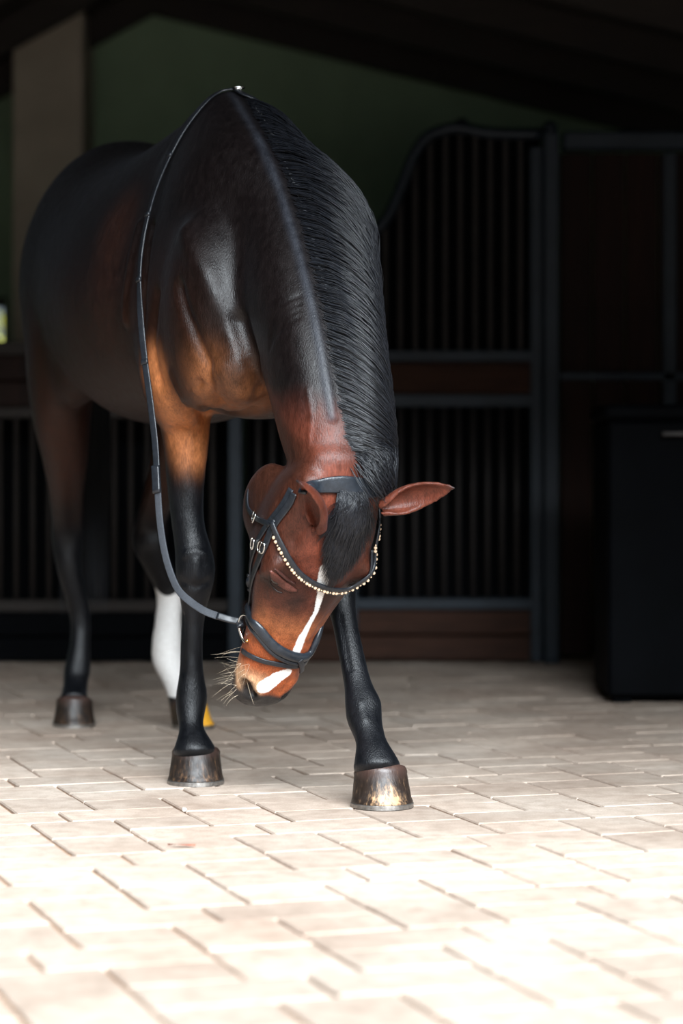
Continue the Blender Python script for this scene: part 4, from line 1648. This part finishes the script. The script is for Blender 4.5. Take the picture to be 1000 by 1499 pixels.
# top rail to the right and the board panel
tr = thing('top_rail', 'dark top rail running right above the stall door and board panel', 'rail', (X_(850), YS, Z_(222)))
box('rail_tube', X_(823), X_(1080), YS - .035, YS + .035, Z_(221), Z_(193), M['frame'], tr, .01)
bp = thing('board_panel', 'tall reddish brown board panel right of the steel post', 'panel', (X_(900), YS, 0))
nbd = 5
for i in range(nbd):
    xa = X_(820) + (X_(1060) - X_(820)) * i / nbd; xb = X_(820) + (X_(1060) - X_(820)) * (i + 1) / nbd
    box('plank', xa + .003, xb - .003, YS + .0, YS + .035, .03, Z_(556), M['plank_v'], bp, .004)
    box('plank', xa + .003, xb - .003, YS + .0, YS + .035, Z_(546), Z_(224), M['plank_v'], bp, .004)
box('cross_rail', X_(818), X_(1070), YS - .02, YS + .04, Z_(557), Z_(545), M['frame'], bp)
box('stile', X_(970), X_(990), YS - .02, YS + .04, 0.0, Z_(224), M['frame'], bp)

# lower stall front behind the horse, to the left
ls = thing('stall_wall', 'low dark stall front with upright bars behind the horse\'s legs', 'stall front', (X_(180), YS, 0))
xl, xr = X_(-120), X_(335)
box('frame_rail', xl, xr, YS - .025, YS + .025, Z_(520), Z_(500), M['beam'], ls)
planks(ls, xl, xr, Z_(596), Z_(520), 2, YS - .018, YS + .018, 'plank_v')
box('frame_rail', xl, xr, YS - .025, YS + .025, Z_(612), Z_(596), M['beam'], ls)
stall_bars(ls, xl, xr, Z_(880), Z_(612), 24 * SC, mat='beam')
box('frame_rail', xl, xr, YS - .025, YS + .025, Z_(895), Z_(878), M['beam'], ls)
planks(ls, xl, xr, Z_(968), Z_(895), 2, YS - .018, YS + .018, 'trunk')
box('backing_board', xl, xr, YS + .30, YS + .33, .02, Z_(510), M['trunk'], ls)
ls2 = thing('stall_wall', 'short stretch of barred stall front right of the post between the front legs', 'stall front', (X_(425), YS, 0))
box('frame_rail', X_(357), X_(503), YS - .025, YS + .025, Z_(612), Z_(596), M['frame'], ls2)
stall_bars(ls2, X_(357), X_(503), Z_(880), Z_(612), 22 * SC)
planks(ls2, X_(357), X_(503), Z_(968), Z_(880), 2, YS - .018, YS + .018)
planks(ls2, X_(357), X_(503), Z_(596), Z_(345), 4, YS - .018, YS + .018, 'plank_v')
box('backing_board', X_(357), X_(503), YS + .30, YS + .33, .02, Z_(600), M['trunk'], ls2)

# black tack trunk near right
YT = 7.6
tx0, tx1 = P(890, 0, YT)[0], P(1110, 0, YT)[0]
tz = P(0, 592, YT)[2]
tk = thing('tack_trunk', 'tall black tack trunk at the right edge in front of the board panel', 'trunk', ((tx0 + tx1) / 2, YT + .21, 0))
box('trunk_body', tx0, tx1, YT, YT + .42, .02, tz - .05, M['trunk'], tk, .012)
box('lid', tx0 - .012, tx1 + .012, YT - .015, YT + .435, tz - .048, tz, M['trunk'], tk, .012)
for x in (tx0 + .05, tx1 - .05):
    for y in (YT + .06, YT + .36):
        box('foot', x - .03, x + .03, y - .03, y + .03, 0, .02, M['trunk'], tk)
box('handle', P(968, 0, YT)[0], P(1010, 0, YT)[0], YT - .035, YT - .002, tz - .10, tz - .085, M['bar'], tk)

# window in the left back corner with sunlit leaves outside
# (opening in the back wall is a small pane standing in front of the wall, leaves behind it catch the daylight)
SX, SY = P(0, 0, 16.0)[0], 16.0
wp = thing('shrub', 'sunlit yellow green shrub glimpsed outside the small window at the left edge', 'shrub', (SX, SY, 0))
lv, lf = [], []
for i in range(900):
    c = np.array([SX, SY, 1.25]) + RNG.normal(0, 1, 3) * np.array([.28, .28, .42])
    a_ = nrm(RNG.normal(0, 1, 3)); b_ = nrm(np.cross(a_, RNG.normal(0, 1, 3)))
    bi = len(lv)
    lv += [c - a_ * .05, c + b_ * .024, c + a_ * .05, c - b_ * .024]
    lf.append((bi, bi + 1, bi + 2, bi + 3))
fo = mesh_obj('foliage', lv, lf, M['bush'], None); put(fo, wp); fo['kind'] = 'stuff'
ribbon('stem', [np.array([SX, SY, -.02]), np.array([SX + .03, SY, .5]), np.array([SX, SY + .02, 1.2])], [np.array([0, -1.0, 0])] * 3, .05, .05, M['beam'], wp, round_=True)
struct(box('trim_3', -12, 12, 12.6, 30, -.10, -.01, M['paver'], bv=0))

# a dry leaf and a pebble on the paving
lfv = []
c = P(266, 1240, 0.0 + CH * F / (1240 - HY)); c[2] = .002
for i in range(7):
    s = i / 6
    wd = .0055 * math.sin(math.pi * s) + .0006
    for sg in (-1, 1):
        lfv.append((c[0] + (s - .5) * .055, c[1] + sg * wd - .010 * (s - .5), .0025 + .004 * abs(sg * .5 + s - .5)))
lff = [(2 * i, 2 * i + 2, 2 * i + 3, 2 * i + 1) for i in range(6)]
lo = mesh_obj('leaf', lfv, lff, M['hayleaf'])
lo['label'] = 'tiny curled red-brown leaf lying on the pale pavers below the left hoof'; lo['category'] = 'leaf'
c = P(270, 1188, CH * F / (1188 - HY))
bm = bmesh.new(); bmesh.ops.create_icosphere(bm, subdivisions=2, radius=.005)
for q in bm.verts:
    q.co *= 1 + random.uniform(-.15, .15)
me = bpy.data.meshes.new('pebble'); bm.to_mesh(me); bm.free(); me.materials.append(M['pebble'])
o = bpy.data.objects.new('pebble', me); o.location = (c[0], c[1], .004); C.objects.link(o)
o['label'] = 'small white pebble on a paver joint in front of the left hoof'; o['category'] = 'pebble'
